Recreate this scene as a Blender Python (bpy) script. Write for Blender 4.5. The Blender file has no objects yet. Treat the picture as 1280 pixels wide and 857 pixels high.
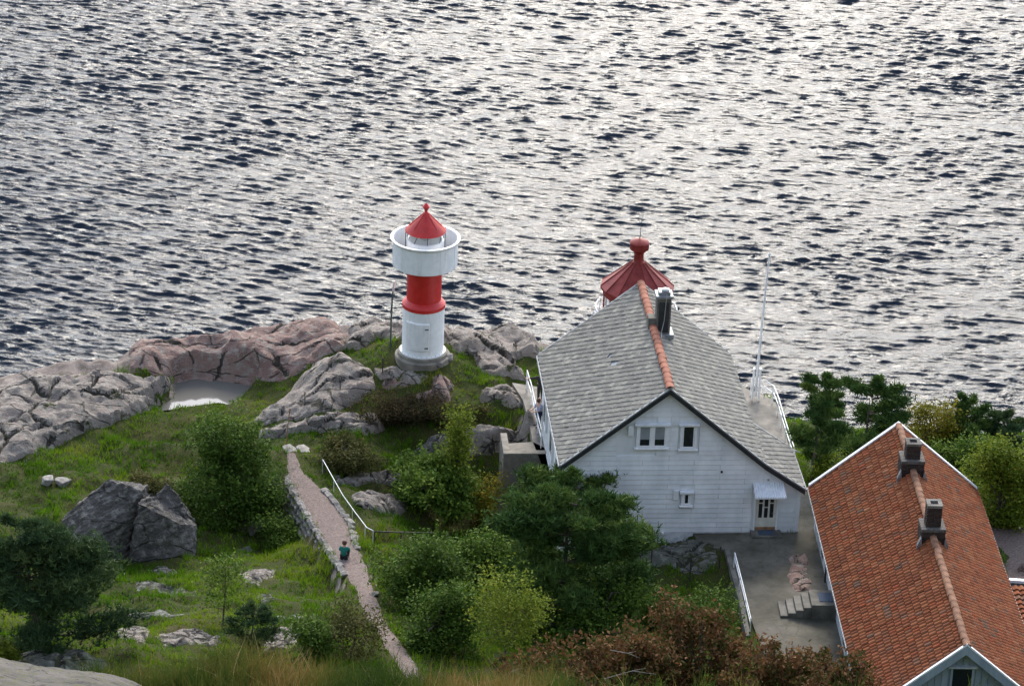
import bpy, bmesh, math, random
import numpy as np
from mathutils import Vector, Matrix
random.seed(7); RNG = np.random.default_rng(7)
sc = bpy.context.scene
C = sc.collection
R = math.radians

# ------------------------------------------------------------------ camera
F, P, ROLL, CZ = 4207.9, 0.4364, 0.0376, 88.5
cam_d = bpy.data.cameras.new('camera'); cam = bpy.data.objects.new('camera', cam_d); C.objects.link(cam)
cam_d.sensor_width = 36; cam_d.lens = F / 1280 * 36; cam_d.clip_start = .5; cam_d.clip_end = 20000
cam.matrix_world = Matrix.Translation((0, 0, CZ)) @ Matrix.Rotation(math.pi/2 - P, 4, 'X') @ Matrix.Rotation(ROLL, 4, 'Z')
sc.camera = cam

# ------------------------------------------------------------------ sky, sun, exposure
SUN_EL, SUN_AZ = 36, 3            # degrees; azimuth to the right of the view
w = bpy.data.worlds.new('World'); sc.world = w; w.use_nodes = True
nt = w.node_tree; nt.nodes.clear()
sky = nt.nodes.new('ShaderNodeTexSky'); sky.sky_type = 'NISHITA'; sky.sun_disc = False
sky.sun_elevation = R(SUN_EL); sky.sun_rotation = R(SUN_AZ)
sky.air_density = 1.0; sky.dust_density = 0.8; sky.ozone_density = 1.0
bg = nt.nodes.new('ShaderNodeBackground'); bg.inputs[1].default_value = 0.15
wo = nt.nodes.new('ShaderNodeOutputWorld')
hs_ = nt.nodes.new('ShaderNodeHueSaturation'); hs_.inputs['Saturation'].default_value = .62   # thin cloud greys the blue
nt.links.new(sky.outputs[0], hs_.inputs['Color']); nt.links.new(hs_.outputs[0], bg.inputs[0]); nt.links.new(bg.outputs[0], wo.inputs[0])
sd = bpy.data.lights.new('sun', 'SUN'); sd.energy = 1.6; sd.angle = R(19); sd.color = (1, .92, .80)
so = bpy.data.objects.new('sun', sd); C.objects.link(so)
sdir = Vector((math.sin(R(SUN_AZ))*math.cos(R(SUN_EL)), math.cos(R(SUN_AZ))*math.cos(R(SUN_EL)), math.sin(R(SUN_EL))))
so.rotation_euler = sdir.to_track_quat('Z', 'Y').to_euler(); so.location = (40, 120, 160)
sc.view_settings.view_transform = 'Standard'; sc.view_settings.look = 'None'
sc.view_settings.gamma = 1; sc.view_settings.use_curve_mapping = False
sc.view_settings.exposure = 1.62
sc.cycles.max_bounces = 6

# ------------------------------------------------------------------ pixels and rays
def ray(px, py):
    X, Y = px - 640, py - 428.5; c, s = math.cos(ROLL), math.sin(ROLL)
    x, y = c*X + s*Y, -s*X + c*Y
    return np.array([x, F*math.cos(P) - y*math.sin(P), -F*math.sin(P) - y*math.cos(P)]) / F
def at_z(px, py, z):
    d = ray(px, py); t = (z - CZ) / d[2]
    return np.array([d[0]*t, d[1]*t, z])
def at_y(px, py, y):
    d = ray(px, py); t = y / d[1]
    return np.array([d[0]*t, y, CZ + d[2]*t])
def ppm(p):                                   # pixels of the photograph per metre at a point
    return F / (p[1]*math.cos(P) - (p[2]-CZ)*math.sin(P))

# ------------------------------------------------------------------ noise
def _hash(ix, iy, s):
    h = (ix*374761393 + iy*668265263 + s*974634777) & 0xFFFFFFFF
    h = ((h ^ (h >> 13)) * 1274126177) & 0xFFFFFFFF
    return ((h ^ (h >> 16)) & 0xFFFF) / 65535.0
def vnoise(x, y, s=0):
    x = np.asarray(x, float); y = np.asarray(y, float)
    ix = np.floor(x).astype(np.int64); iy = np.floor(y).astype(np.int64)
    fx = x-ix; fy = y-iy; fx = fx*fx*(3-2*fx); fy = fy*fy*(3-2*fy)
    return ((_hash(ix,iy,s)*(1-fx)+_hash(ix+1,iy,s)*fx)*(1-fy) + (_hash(ix,iy+1,s)*(1-fx)+_hash(ix+1,iy+1,s)*fx)*fy)
def fbm(x, y, s=0, o=4):
    t = 0; a = .5; f = 1
    for k in range(o):
        t = t + a*vnoise(np.asarray(x)*f, np.asarray(y)*f, s+k*17); a *= .5; f *= 2.03
    return t
def sstep(a, b, x):
    t = np.clip((x-a)/(b-a), 0, 1); return t*t*(3-2*t)

# ------------------------------------------------------------------ polygons
def poly_sd(poly, X, Y):                      # signed distance, positive inside
    poly = np.asarray(poly)[:, :2]; d = np.full(X.shape, 1e9); ins = np.zeros(X.shape, bool)
    n = len(poly)
    for i in range(n):
        ax, ay = poly[i]; bx, by = poly[(i+1) % n]
        ex, ey = bx-ax, by-ay; L = ex*ex+ey*ey + 1e-12
        t = np.clip(((X-ax)*ex+(Y-ay)*ey)/L, 0, 1)
        d = np.minimum(d, np.hypot(X-ax-t*ex, Y-ay-t*ey))
        c = ((ay > Y) != (by > Y)) & (X < (bx-ax)*(Y-ay)/(by-ay+1e-12)+ax)
        ins ^= c
    return np.where(ins, d, -d)
def line_d(pts, X, Y):                        # distance to a polyline and the position along it
    d = np.full(X.shape, 1e9); z = np.zeros(X.shape)
    for i in range(len(pts)-1):
        ax, ay = pts[i][:2]; bx, by = pts[i+1][:2]; ex, ey = bx-ax, by-ay
        t = np.clip(((X-ax)*ex+(Y-ay)*ey)/(ex*ex+ey*ey), 0, 1)
        q = np.hypot(X-ax-t*ex, Y-ay-t*ey); m = q < d
        d = np.where(m, q, d); z = np.where(m, i+t, z)
    return d, z

# ------------------------------------------------------------------ terrain heights (metres above the sea)
HC = np.array([14.46, 147.51, 10.03]); A1 = 0.0948      # white house: near right corner, turn
GA = np.array([19.13, 148.51, 15.63]); A2 = 0.0491      # red house: far apex, turn
def hloc(x, y, z=0):
    return np.array([HC[0]+math.cos(A1)*x-math.sin(A1)*y, HC[1]+math.sin(A1)*x+math.cos(A1)*y, HC[2]+z])
def gloc(x, y, z=0):
    return np.array([GA[0]+math.cos(A2)*x-math.sin(A2)*y, GA[1]+math.sin(A2)*x+math.cos(A2)*y, GA[2]+z])
CTRL = [(0,480,8.3),(100,465,8.6),(170,450,8.6),(300,430,8.8),(420,420,9.4),(500,418,10.4),(600,428,10.2),(670,435,10),
 (30,560,8.2),(100,560,7.9),(200,520,7.5),(260,490,7.3),(340,490,7.8),(60,620,8.4),(160,600,8.0),(280,600,7.8),(200,690,8.6),(150,715,9.2),
 (528,440,10.85),(480,440,10.5),(430,470,9.7),(380,510,8.8),(480,480,9.7),(560,480,9.9),(620,470,9.8),(640,500,9.8),(580,520,9.4),(500,530,9),(420,540,8.9),
 (365,575,9.2),(394,624,9.6),(427,683,10.2),(458,740,11.3),(493,808,13.4),
 (350,650,7.9),(372,668,8.0),(330,640,7.9),(390,710,9.3),(410,740,10.2),(300,700,9.4),(250,730,10.3),(150,750,10.9),(200,790,12.6),(350,780,12.4),
 (60,770,11.8),(0,700,10.2),(0,800,13.4),(100,830,14.3),(300,830,14.4),(420,830,14.4),
 (480,640,8.6),(440,612,9.2),(520,620,7.9),(560,650,6.9),(620,650,6.2),(600,720,7.6),(520,700,9.2),(560,780,10.8),(680,700,7.2),(650,780,9.6),
 (720,700,7.8),(765,684,8.9),(740,780,9.6),(830,685,9.4),(860,735,9.2),(850,790,10.6),(800,840,13),(600,830,13),
 (960,680,9.9),(920,700,9.8),(980,760,9.6),(1000,800,9.6),(1050,830,9.5),(930,830,10.5),(1000,850,10.4),
 (990,575,9.6),(1050,600,7.8),(1100,560,6.4),(1150,560,5.6),(1250,600,6.6),(1260,690,9.6),(1280,750,9.6),(1280,545,4.6)]
WP = [(x, y, z) for y, z in ((-20,92),(0,86.7),(12,79.6),(25,71.2),(36,64.0),(43,61.2),(46,60.9),(47.5,60.0)) for x in (-26,-9,-4)]
WP += [(x, y, z) for y, z in ((-20,92),(0,86.7),(12,80.6),(25,72.8),(36,66.2),(45,61.5),(52,57),(60,51.6),(63,49)) for x in (1,5,10,26)]
WP += [(x, y, z) for y, z in ((51,53),(60,40),(72,29),(88,22),(108,17)) for x in (-26,-8,-3)]
WP += [(x, y, z) for y, z in ((69,37),(78,27),(90,21),(108,16)) for x in (2,9,26)]
WP += [(-70,165,8),(-70,130,10),(-70,100,18),(-70,50,58),(-70,0,84),(70,165,5),(70,130,9),(70,100,17),(70,50,56),(70,0,84),(-40,168,8.4),(42,160,5),(40,130,10.5),(-40,140,9.5)]
CP = np.array([at_z(*c) for c in CTRL] + [np.array(p, float) for p in WP])
_N = len(CP)
_D = np.hypot(CP[:,None,0]-CP[None,:,0], CP[:,None,1]-CP[None,:,1])
_A = np.zeros((_N+3, _N+3)); _A[:_N,:_N] = -_D - .35*np.eye(_N)
_A[:_N,_N] = 1; _A[:_N,_N+1:] = CP[:,:2]; _A[_N:, :_N] = _A[:_N,_N:].T
_W = np.linalg.solve(_A, np.concatenate([CP[:,2], np.zeros(3)]))
PATH_PX = [(364,566,9.2,12),(369,590,9.3,24),(377,602,9.4,36),(394,624,9.6,46),(416,657,9.9,51),(427,683,10.2,40),(442,706,10.6,36),(456,738,11.3,26),(468,771,12.2,22),(480,789,12.8,22),(493,808,13.4,23),(504,824,13.9,23),(514,838,14.4,22),(530,862,15.4,22),(545,890,16.6,22)]
PATH = np.array([list(at_z(a,b,z)) + [wd/29] for a,b,z,wd in PATH_PX])
COAST = np.array([(-160,168)] + [tuple(at_z(*c)[:2]) for c in ((-40,478,8),(60,462,8.4),(170,440,8.6),(300,424,8.8),(420,412,9.2),(490,405,10),(600,415,10),(680,422,10),(800,440,10),(920,465,10),(985,478,9.5),(1060,510,7),(1150,530,5.6),(1290,538,4.6))] + [(60,158),(160,150)])
YARD = [tuple(hloc(x,y)[:2]) for x,y in ((-5.2,-.1),(-5,-1.4),(-3.9,-1.8),(-3.6,-6.5),(-3.4,-13),(4.6,-13),(4.6,-.5),(1.5,4.6),(-1.6,4.6),(-.2,4),(0,-.1))]
TERR = [tuple(hloc(x,y)[:2]) for x,y in ((-2.2,17),(-2.2,4.3),(0,4.2))] + [tuple(at_z(a,b,9.98)[:2]) for a,b in ((1001,598),(994,584),(984,550),(976,520),(970,503),(958,495),(940,489),(905,468))]
LTER = [tuple(at_z(a,b,9.99)[:2]) for a,b in ((640,478),(654,500),(662,530),(666,552),(634,554),(630,563),(694,566))] + [tuple(hloc(x,y)[:2]) for x,y in ((-11.4,.5),(-11.4,16.5))]
POOL = [tuple(at_z(a,b,7.35)[:2]) for a,b in ((203,512),(222,497),(224,478),(240,473),(262,473),(280,477),(305,477),(318,482),(300,490),(287,503),(270,500),(240,504),(215,508))]
def H(X, Y, base=False):
    X = np.asarray(X, float); Y = np.asarray(Y, float); sh = X.shape; X = X.ravel(); Y = Y.ravel()
    out = np.empty(X.shape)
    for i in range(0, len(X), 40000):
        x, y = X[i:i+40000], Y[i:i+40000]
        out[i:i+40000] = -np.hypot(x[:,None]-CP[None,:,0], y[:,None]-CP[None,:,1]) @ _W[:_N] + _W[_N] + _W[_N+1]*x + _W[_N+2]*y
    if not base:
        far = sstep(100, 112, Y)
        out += far*((fbm(X*.5, Y*.5, 3)-.47)*1.25 + (fbm(X*1.6, Y*1.6, 5, 3)-.45)*.35) + (1-far)*(fbm(X*.7, Y*.7, 9)-.47)*.5
        d, t = line_d(PATH, X, Y); pz = np.interp(t, np.arange(len(PATH)), PATH[:,2]); hw = np.interp(t, np.arange(len(PATH)), PATH[:,3])/2
        k = 1-sstep(hw+.05, hw+.55, d); out = out*(1-k) + (pz-.03)*k
        for poly, z in ((YARD, 9.9), (TERR, 9.85), (LTER, 9.6), (POOL, 7.1)):
            s = poly_sd(poly, X, Y)
            if z == 7.1: out = np.where(s > -1.6, np.maximum(out, 7.40), out)
            k = sstep(-.5, -.05, s); out = out*(1-k) + z*k
    yc = np.interp(X, COAST[:,0], COAST[:,1]) + (fbm(X*.5, X*.1+4, 21)-.5)*1.6
    k = sstep(0, 4.5, Y-yc); out = out*(1-k) - 5*k
    return out.reshape(sh)
def H1(x, y): return float(H(np.array([x]), np.array([y]))[0])
def hit(px, py, y0=100., y1=182.):
    d = ray(px, py); ys = np.arange(y0, y1, .2); t = ys/d[1]
    z = CZ + d[2]*t; b = z - H(d[0]*t, ys)
    i = int(np.argmax(b < 0)) if (b < 0).any() else len(ys)-1
    if i > 0:
        f = b[i-1]/(b[i-1]-b[i]+1e-9); yy = ys[i-1]+.2*min(max(f,0),1)
    else: yy = ys[0]
    return np.array([d[0]*yy/d[1], yy, CZ+d[2]*yy/d[1]])

# ------------------------------------------------------------------ materials
MATS = {}
def nodes(name):
    m = bpy.data.materials.new(name); m.use_nodes = True; MATS[name] = m
    n = m.node_tree; b = n.nodes['Principled BSDF']
    return m, n, b
def N(n, t, **kw):
    k = n.nodes.new(t)
    for a, v in kw.items():
        if a in k.inputs: k.inputs[a].default_value = v
        else: setattr(k, a, v)
    return k
def ramp(n, src, stops):
    r = n.nodes.new('ShaderNodeValToRGB'); n.links.new(src, r.inputs[0]); e = r.color_ramp.elements
    while len(e) < len(stops): e.new(.5)
    for k, (p, c) in zip(e, stops): k.position = p; k.color = (*c, 1) if len(c) == 3 else c
    return r.outputs[0]
def mixc(n, f, a, b, mode='MIX'):
    m = n.nodes.new('ShaderNodeMix'); m.data_type = 'RGBA'; m.blend_type = mode
    for s, v in ((m.inputs[0], f), (m.inputs[6], a), (m.inputs[7], b)):
        if hasattr(v, 'links'): n.links.new(v, s)
        else: s.default_value = v if isinstance(v, (int, float)) else (*v, 1)
    return m.outputs[2]
def noise(n, scale, detail=6, rough=.6, coord='Object', stretch=None, dist=0):
    tc = n.nodes.new('ShaderNodeTexCoord'); k = n.nodes.new('ShaderNodeTexNoise')
    k.inputs['Scale'].default_value = scale; k.inputs['Detail'].default_value = detail; k.inputs['Roughness'].default_value = rough; k.inputs['Distortion'].default_value = dist
    src = tc.outputs[coord]
    if stretch:
        mp = n.nodes.new('ShaderNodeMapping'); mp.inputs['Scale'].default_value = stretch; n.links.new(src, mp.inputs[0]); src = mp.outputs[0]
    n.links.new(src, k.inputs['Vector']); return k.outputs[0]
def bump(n, b, h, strength=.4, dist=.05):
    k = n.nodes.new('ShaderNodeBump'); k.inputs['Strength'].default_value = strength; k.inputs['Distance'].default_value = dist
    n.links.new(h, k.inputs['Height']); n.links.new(k.outputs[0], b.inputs['Normal']); return k
def simple(name, c1, c2, scale=3, rough=.7, bs=.15, stretch=None, metal=0, rnd=0, spec=.4):
    m, n, b = nodes(name); f = noise(n, scale, stretch=stretch)
    col = ramp(n, f, [(.35, c1), (.68, c2)])
    if rnd:
        oi = n.nodes.new('ShaderNodeObjectInfo')
        v = n.nodes.new('ShaderNodeMapRange'); n.links.new(oi.outputs['Random'], v.inputs[0]); v.inputs[3].default_value = 1-rnd; v.inputs[4].default_value = 1+rnd
        hs = n.nodes.new('ShaderNodeHueSaturation'); n.links.new(v.outputs[0], hs.inputs['Value']); n.links.new(col, hs.inputs['Color']); col = hs.outputs[0]
    n.links.new(col, b.inputs['Base Color']); b.inputs['Roughness'].default_value = rough; b.inputs['Metallic'].default_value = metal
    b.inputs['Specular IOR Level'].default_value = spec
    if bs: bump(n, b, noise(n, scale*6, stretch=stretch), bs, .02)
    return m
def foliage(name, stops, rough=.6, trans=.25):
    m, n, b = nodes(name); a = N(n, 'ShaderNodeAttribute', attribute_name='v'); col = ramp(n, a.outputs['Fac'], stops)
    n.links.new(col, b.inputs['Base Color']); b.inputs['Roughness'].default_value = rough+.2; b.inputs['Specular IOR Level'].default_value = .1
    t = n.nodes.new('ShaderNodeBsdfTranslucent'); n.links.new(col, t.inputs[0])
    mx = n.nodes.new('ShaderNodeMixShader'); mx.inputs[0].default_value = trans
    o = n.nodes['Material Output']; n.links.new(b.outputs[0], mx.inputs[1]); n.links.new(t.outputs[0], mx.inputs[2]); n.links.new(mx.outputs[0], o.inputs[0])
    return m
def rockmat(name, a, bcol, c, lich=(.42,.41,.37), moss=.0, scale=1.0):
    m, n, b = nodes(name)
    f1 = noise(n, .55*scale, 8, .65, dist=.6); base = ramp(n, f1, [(.3, a), (.5, bcol), (.68, c)])
    f2 = noise(n, 2.6*scale, 8, .7); base = mixc(n, ramp(n, f2, [(.5, (0,0,0)), (.6, (1,1,1))]), base, lich)
    f3 = noise(n, 5*scale, 8, .75); base = mixc(n, ramp(n, f3, [(.30, (.7,.7,.7)), (.40, (0,0,0))]), base, (.085,.078,.07))
    at = N(n, 'ShaderNodeAttribute', attribute_name='v'); base = mixc(n, ramp(n, at.outputs['Fac'], [(.45,(.9,.9,.9)),(.75,(0,0,0))]), base, (.028,.027,.02))
    ge = n.nodes.new('ShaderNodeNewGeometry')
    if moss:
        sx = n.nodes.new('ShaderNodeSeparateXYZ'); n.links.new(ge.outputs['Normal'], sx.inputs[0])
        f4 = noise(n, 1.1*scale, 6, .7); mm = ramp(n, f4, [(.62-moss, (0,0,0)), (.70-moss, (1,1,1))])
        base = mixc(n, mm, base, (.055,.06,.018))
    n.links.new(base, b.inputs['Base Color']); b.inputs['Roughness'].default_value = .85; b.inputs['Specular IOR Level'].default_value = .25
    ad = n.nodes.new('ShaderNodeMath'); ad.operation = 'ADD'
    n.links.new(noise(n, 3.0*scale, 9, .72, stretch=(.55,2.0,2.6), dist=.4), ad.inputs[0]); n.links.new(noise(n, 9*scale, 8, .72), ad.inputs[1])
    tc = N(n, 'ShaderNodeTexCoord'); vo = N(n, 'ShaderNodeTexVoronoi', feature='DISTANCE_TO_EDGE'); vo.inputs['Scale'].default_value = .75*scale
    mx = n.nodes.new('ShaderNodeMix'); mx.data_type = 'VECTOR'; mx.inputs[0].default_value = .3; nz = N(n, 'ShaderNodeTexNoise'); nz.inputs['Scale'].default_value = 1.3*scale; nz.inputs['Detail'].default_value = 5
    mp = n.nodes.new('ShaderNodeMapping'); mp.inputs['Scale'].default_value = (.55, 1.5, 1.5); mp.inputs['Rotation'].default_value = (0, 0, .5)
    n.links.new(tc.outputs['Object'], mp.inputs[0]); n.links.new(tc.outputs['Object'], nz.inputs[0]); n.links.new(mp.outputs[0], mx.inputs[4]); n.links.new(nz.outputs['Color'], mx.inputs[5]); n.links.new(mx.outputs[1], vo.inputs[0])
    line = ramp(n, vo.outputs[0], [(.0, (0,0,0)), (.03, (1,1,1))]); gate = ramp(n, noise(n, .9*scale, 3), [(.46, (1,1,1)), (.52, (0,0,0))])
    ln_ = n.nodes.new('ShaderNodeMath'); ln_.operation = 'MAXIMUM'; n.links.new(line, ln_.inputs[0]); n.links.new(gate, ln_.inputs[1])
    base = mixc(n, ln_.outputs[0], (.035,.032,.026), base); n.links.new(base, b.inputs['Base Color'])
    a2 = n.nodes.new('ShaderNodeMath'); a2.operation = 'MULTIPLY_ADD'; n.links.new(ln_.outputs[0], a2.inputs[0]); a2.inputs[1].default_value = .6; n.links.new(ad.outputs[0], a2.inputs[2])
    bump(n, b, a2.outputs[0], .9, .22/scale)
    return m
M = {}
M['rock_grey'] = rockmat('granite_grey', (.13,.112,.098), (.23,.195,.17), (.29,.23,.20), (.34,.315,.28))
M['rock_pale'] = rockmat('granite_pale', (.18,.155,.135), (.28,.24,.21), (.33,.265,.23), (.37,.335,.295), moss=.04)
M['rock_pink'] = rockmat('granite_pink', (.19,.12,.10), (.30,.195,.165), (.35,.245,.205), (.36,.305,.265))
M['rock_dark'] = rockmat('granite_dark', (.055,.051,.047), (.115,.105,.098), (.19,.172,.158), (.25,.235,.215))
M['rock_mossy'] = rockmat('granite_mossy', (.08,.085,.075), (.14,.145,.12), (.2,.19,.17), (.26,.26,.23), moss=.08)
M['rock_near'] = rockmat('granite_near', (.075,.068,.06), (.135,.122,.112), (.17,.15,.14), (.125,.125,.055), scale=2.6)
M['stone'] = simple('wall_stone', (.11,.10,.092), (.27,.25,.23), 3, .9, .5, rnd=.3)
M['white'] = simple('white_paint', (.66,.67,.68), (.80,.80,.80), 2.2, .5, .05)
M['white_house'] = simple('white_siding', (.62,.64,.66), (.78,.79,.80), 1.1, .55, .06, stretch=(1,1,.6), rnd=.05)
def weathered(name, c1, c2, rust, rough):
    m, n, b = nodes(name); col = ramp(n, noise(n, 2.5), [(.35, c1), (.68, c2)])
    st_ = noise(n, 5, 7, .65, stretch=(1,1,.10)); g_ = noise(n, .9, 4)
    k_ = n.nodes.new('ShaderNodeMath'); k_.operation = 'MULTIPLY'; n.links.new(ramp(n, st_, [(.52,(0,0,0)),(.72,(1,1,1))]), k_.inputs[0]); n.links.new(ramp(n, g_, [(.4,(.1,.1,.1)),(.65,(.55,.55,.55))]), k_.inputs[1])
    col = mixc(n, k_.outputs[0], col, rust); n.links.new(col, b.inputs['Base Color']); b.inputs['Roughness'].default_value = rough; bump(n, b, noise(n, 12), .08, .02); return m
M['white_lh'] = weathered('lighthouse_white', (.68,.69,.69), (.80,.80,.79), (.44,.37,.30), .5)
M['red_lh'] = weathered('lighthouse_red', (.44,.010,.010), (.56,.022,.018), (.30,.05,.03), .45)
M['lime'] = simple('lime_wash', (.45,.47,.49), (.74,.75,.76), 3.5, .8, .8)
M['red'] = simple('signal_red_paint', (.46,.010,.012), (.58,.022,.020), 2.5, .42, .05)
M['oldred'] = simple('weathered_red_paint', (.15,.016,.013), (.24,.034,.028), 2.5, .5, .12, spec=.25)
M['concrete'] = simple('concrete', (.07,.065,.055), (.18,.17,.148), 1.2, .9, .35)
M['paleconc'] = simple('pale_concrete', (.13,.117,.098), (.25,.225,.19), 1.5, .9, .3)
M['dark'] = simple('black_trim', (.014,.015,.018), (.03,.031,.034), 3, .6, .1)
M['lead'] = simple('grey_flashing', (.16,.17,.18), (.3,.31,.32), 3, .5, .1, metal=.3)
M['iron'] = simple('iron', (.02,.02,.02), (.06,.05,.045), 8, .7, .2)
M['steel'] = simple('galvanised', (.35,.36,.37), (.5,.5,.5), 4, .45, .1, metal=.6)
M['brick'] = simple('chimney_brick', (.018,.013,.011), (.06,.034,.027), 9, .9, .3, rnd=.35)
M['mortar'] = simple('mortar', (.06,.05,.045), (.13,.12,.11), 9, .9, .3)
M['ridge_w'] = simple('terracotta_ridge', (.20,.075,.048), (.30,.125,.082), 4, .75, .25, rnd=.14, spec=.12)
M['ridge_r'] = simple('weathered_ridge', (.13,.065,.04), (.23,.125,.08), 5, .8, .3, rnd=.16, spec=.12)
M['bluewood'] = simple('blue_grey_boards', (.20,.25,.30), (.30,.36,.41), 2, .7, .12, stretch=(1,1,.15), rnd=.08)
M['palewood'] = simple('pale_boards', (.38,.43,.48), (.60,.63,.66), 2, .65, .12, stretch=(1,1,.15), rnd=.1)
M['cream'] = simple('cream_paint', (.55,.53,.45), (.70,.68,.60), 3, .5, .05)
M['wood'] = simple('bare_wood', (.20,.10,.05), (.36,.2,.10), 5, .8, .2, stretch=(1,1,.2))
M['bark'] = simple('bark', (.035,.028,.022), (.12,.10,.085), 7, .9, .6, stretch=(1,1,.3))
M['twig'] = simple('dead_twig', (.12,.11,.098), (.24,.22,.195), 7, .9, .3)
M['mat'] = simple('door_mat', (.03,.05,.08), (.07,.09,.13), 20, .95, .4)
M['metalwhite'] = simple('corrugated_white', (.62,.65,.70), (.80,.81,.82), 3, .4, .05)
M['gravel'] = simple('pink_gravel', (.085,.062,.054), (.20,.148,.13), 9, .95, 1.0)
M['hair'] = simple('hair', (.05,.02,.012), (.14,.055,.03), 30, .6, .2)
M['skin'] = simple('skin', (.5,.28,.2), (.6,.36,.27), 20, .5, .05)
M['teal'] = simple('teal_cloth', (.006,.12,.10), (.015,.19,.155), 20, .9, .2)
M['blackcloth'] = simple('black_cloth', (.008,.008,.010), (.02,.02,.024), 20, .9, .2)
M['navy'] = simple('navy_cloth', (.015,.025,.07), (.03,.045,.11), 20, .9, .2)
def stripes():
    m, n, b = nodes('striped_shirt'); tc = N(n, 'ShaderNodeTexCoord'); wv = N(n, 'ShaderNodeTexWave', bands_direction='Z'); wv.inputs['Scale'].default_value = 5
    n.links.new(tc.outputs['Object'], wv.inputs[0]); n.links.new(ramp(n, wv.outputs['Fac'], [(.45,(.10,.14,.32)),(.55,(.55,.55,.6))]), b.inputs['Base Color']); b.inputs['Roughness'].default_value = .9
    return m
M['striped'] = stripes()
def glassmat():
    m, n, b = nodes('window_glass'); b.inputs['Base Color'].default_value = (.012,.016,.02,1); b.inputs['Roughness'].default_value = .06; b.inputs['Specular IOR Level'].default_value = .6
    f = noise(n, 2); bump(n, b, f, .03, .02); return m
M['glass'] = glassmat()
def clearglass():
    m, n, b = nodes('lantern_glass'); b.inputs['Base Color'].default_value = (.8,.88,.88,1); b.inputs['Roughness'].default_value = .03; b.inputs['Alpha'].default_value = .28
    f = noise(n, 3); bump(n, b, f, .02, .02); return m
M['clear'] = clearglass()
M['blind'] = simple('roller_blind', (.20,.22,.23), (.28,.30,.31), 2, .9, .05)
def slatemat():
    m, n, b = nodes('fibre_slate'); a = N(n, 'ShaderNodeAttribute', attribute_name='v'); oi = N(n, 'ShaderNodeObjectInfo')
    s = n.nodes.new('ShaderNodeMath'); s.operation = 'ADD'; n.links.new(a.outputs['Fac'], s.inputs[0])
    k = n.nodes.new('ShaderNodeMath'); k.operation = 'MULTIPLY'; k.inputs[1].default_value = .999; n.links.new(oi.outputs['Random'], k.inputs[0])
    fr = n.nodes.new('ShaderNodeMath'); fr.operation = 'FRACT'; n.links.new(k.outputs[0], s.inputs[1]); n.links.new(s.outputs[0], fr.inputs[0])
    col = ramp(n, fr.outputs[0], [(0,(.135,.13,.12)), (.45,(.162,.156,.143)), (.85,(.19,.182,.163)), (1,(.25,.24,.21))])
    tc = N(n, 'ShaderNodeTexCoord'); ge = N(n, 'ShaderNodeNewGeometry')
    f = N(n, 'ShaderNodeTexNoise'); f.inputs['Scale'].default_value = 3.2; f.inputs['Detail'].default_value = 8; f.inputs['Roughness'].default_value = .7; n.links.new(ge.outputs['Position'], f.inputs[0])
    col = mixc(n, ramp(n, f.outputs[0], [(.56,(0,0,0)),(.70,(.75,.75,.75))]), col, (.10,.10,.072))
    f2 = N(n, 'ShaderNodeTexNoise'); f2.inputs['Scale'].default_value = 9; f2.inputs['Detail'].default_value = 6; n.links.new(ge.outputs['Position'], f2.inputs[0])
    col = mixc(n, ramp(n, f2.outputs[0], [(.60,(0,0,0)),(.68,(.8,.8,.8))]), col, (.33,.325,.27))
    n.links.new(col, b.inputs['Base Color']); b.inputs['Roughness'].default_value = .9; b.inputs['Specular IOR Level'].default_value = .15; bump(n, b, f2.outputs[0], .3, .02); return m
M['slate'] = slatemat()
def tilemat():
    m, n, b = nodes('clay_pantile'); a = N(n, 'ShaderNodeAttribute', attribute_name='v'); oi = N(n, 'ShaderNodeObjectInfo')
    s = n.nodes.new('ShaderNodeMath'); s.operation = 'ADD'; n.links.new(a.outputs['Fac'], s.inputs[0]); n.links.new(oi.outputs['Random'], s.inputs[1])
    fr = n.nodes.new('ShaderNodeMath'); fr.operation = 'FRACT'; n.links.new(s.outputs[0], fr.inputs[0])
    col = ramp(n, fr.outputs[0], [(0,(.10,.065,.045)), (.03,(.16,.08,.05)), (.10,(.150,.048,.022)), (.45,(.185,.062,.028)), (.75,(.225,.084,.038)), (.93,(.21,.054,.023)), (1,(.25,.112,.058))])
    ge = N(n, 'ShaderNodeNewGeometry'); f = N(n, 'ShaderNodeTexNoise'); f.inputs['Scale'].default_value = 1.3; f.inputs['Detail'].default_value = 8; f.inputs['Roughness'].default_value = .7; n.links.new(ge.outputs['Position'], f.inputs[0])
    col = mixc(n, ramp(n, f.outputs[0], [(.52,(0,0,0)),(.72,(.6,.6,.6))]), col, (.075,.055,.04))
    n.links.new(col, b.inputs['Base Color']); b.inputs['Roughness'].default_value = .9; b.inputs['Specular IOR Level'].default_value = .12; bump(n, b, f.outputs[0], .2, .02); return m
M['tile'] = tilemat()
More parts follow.
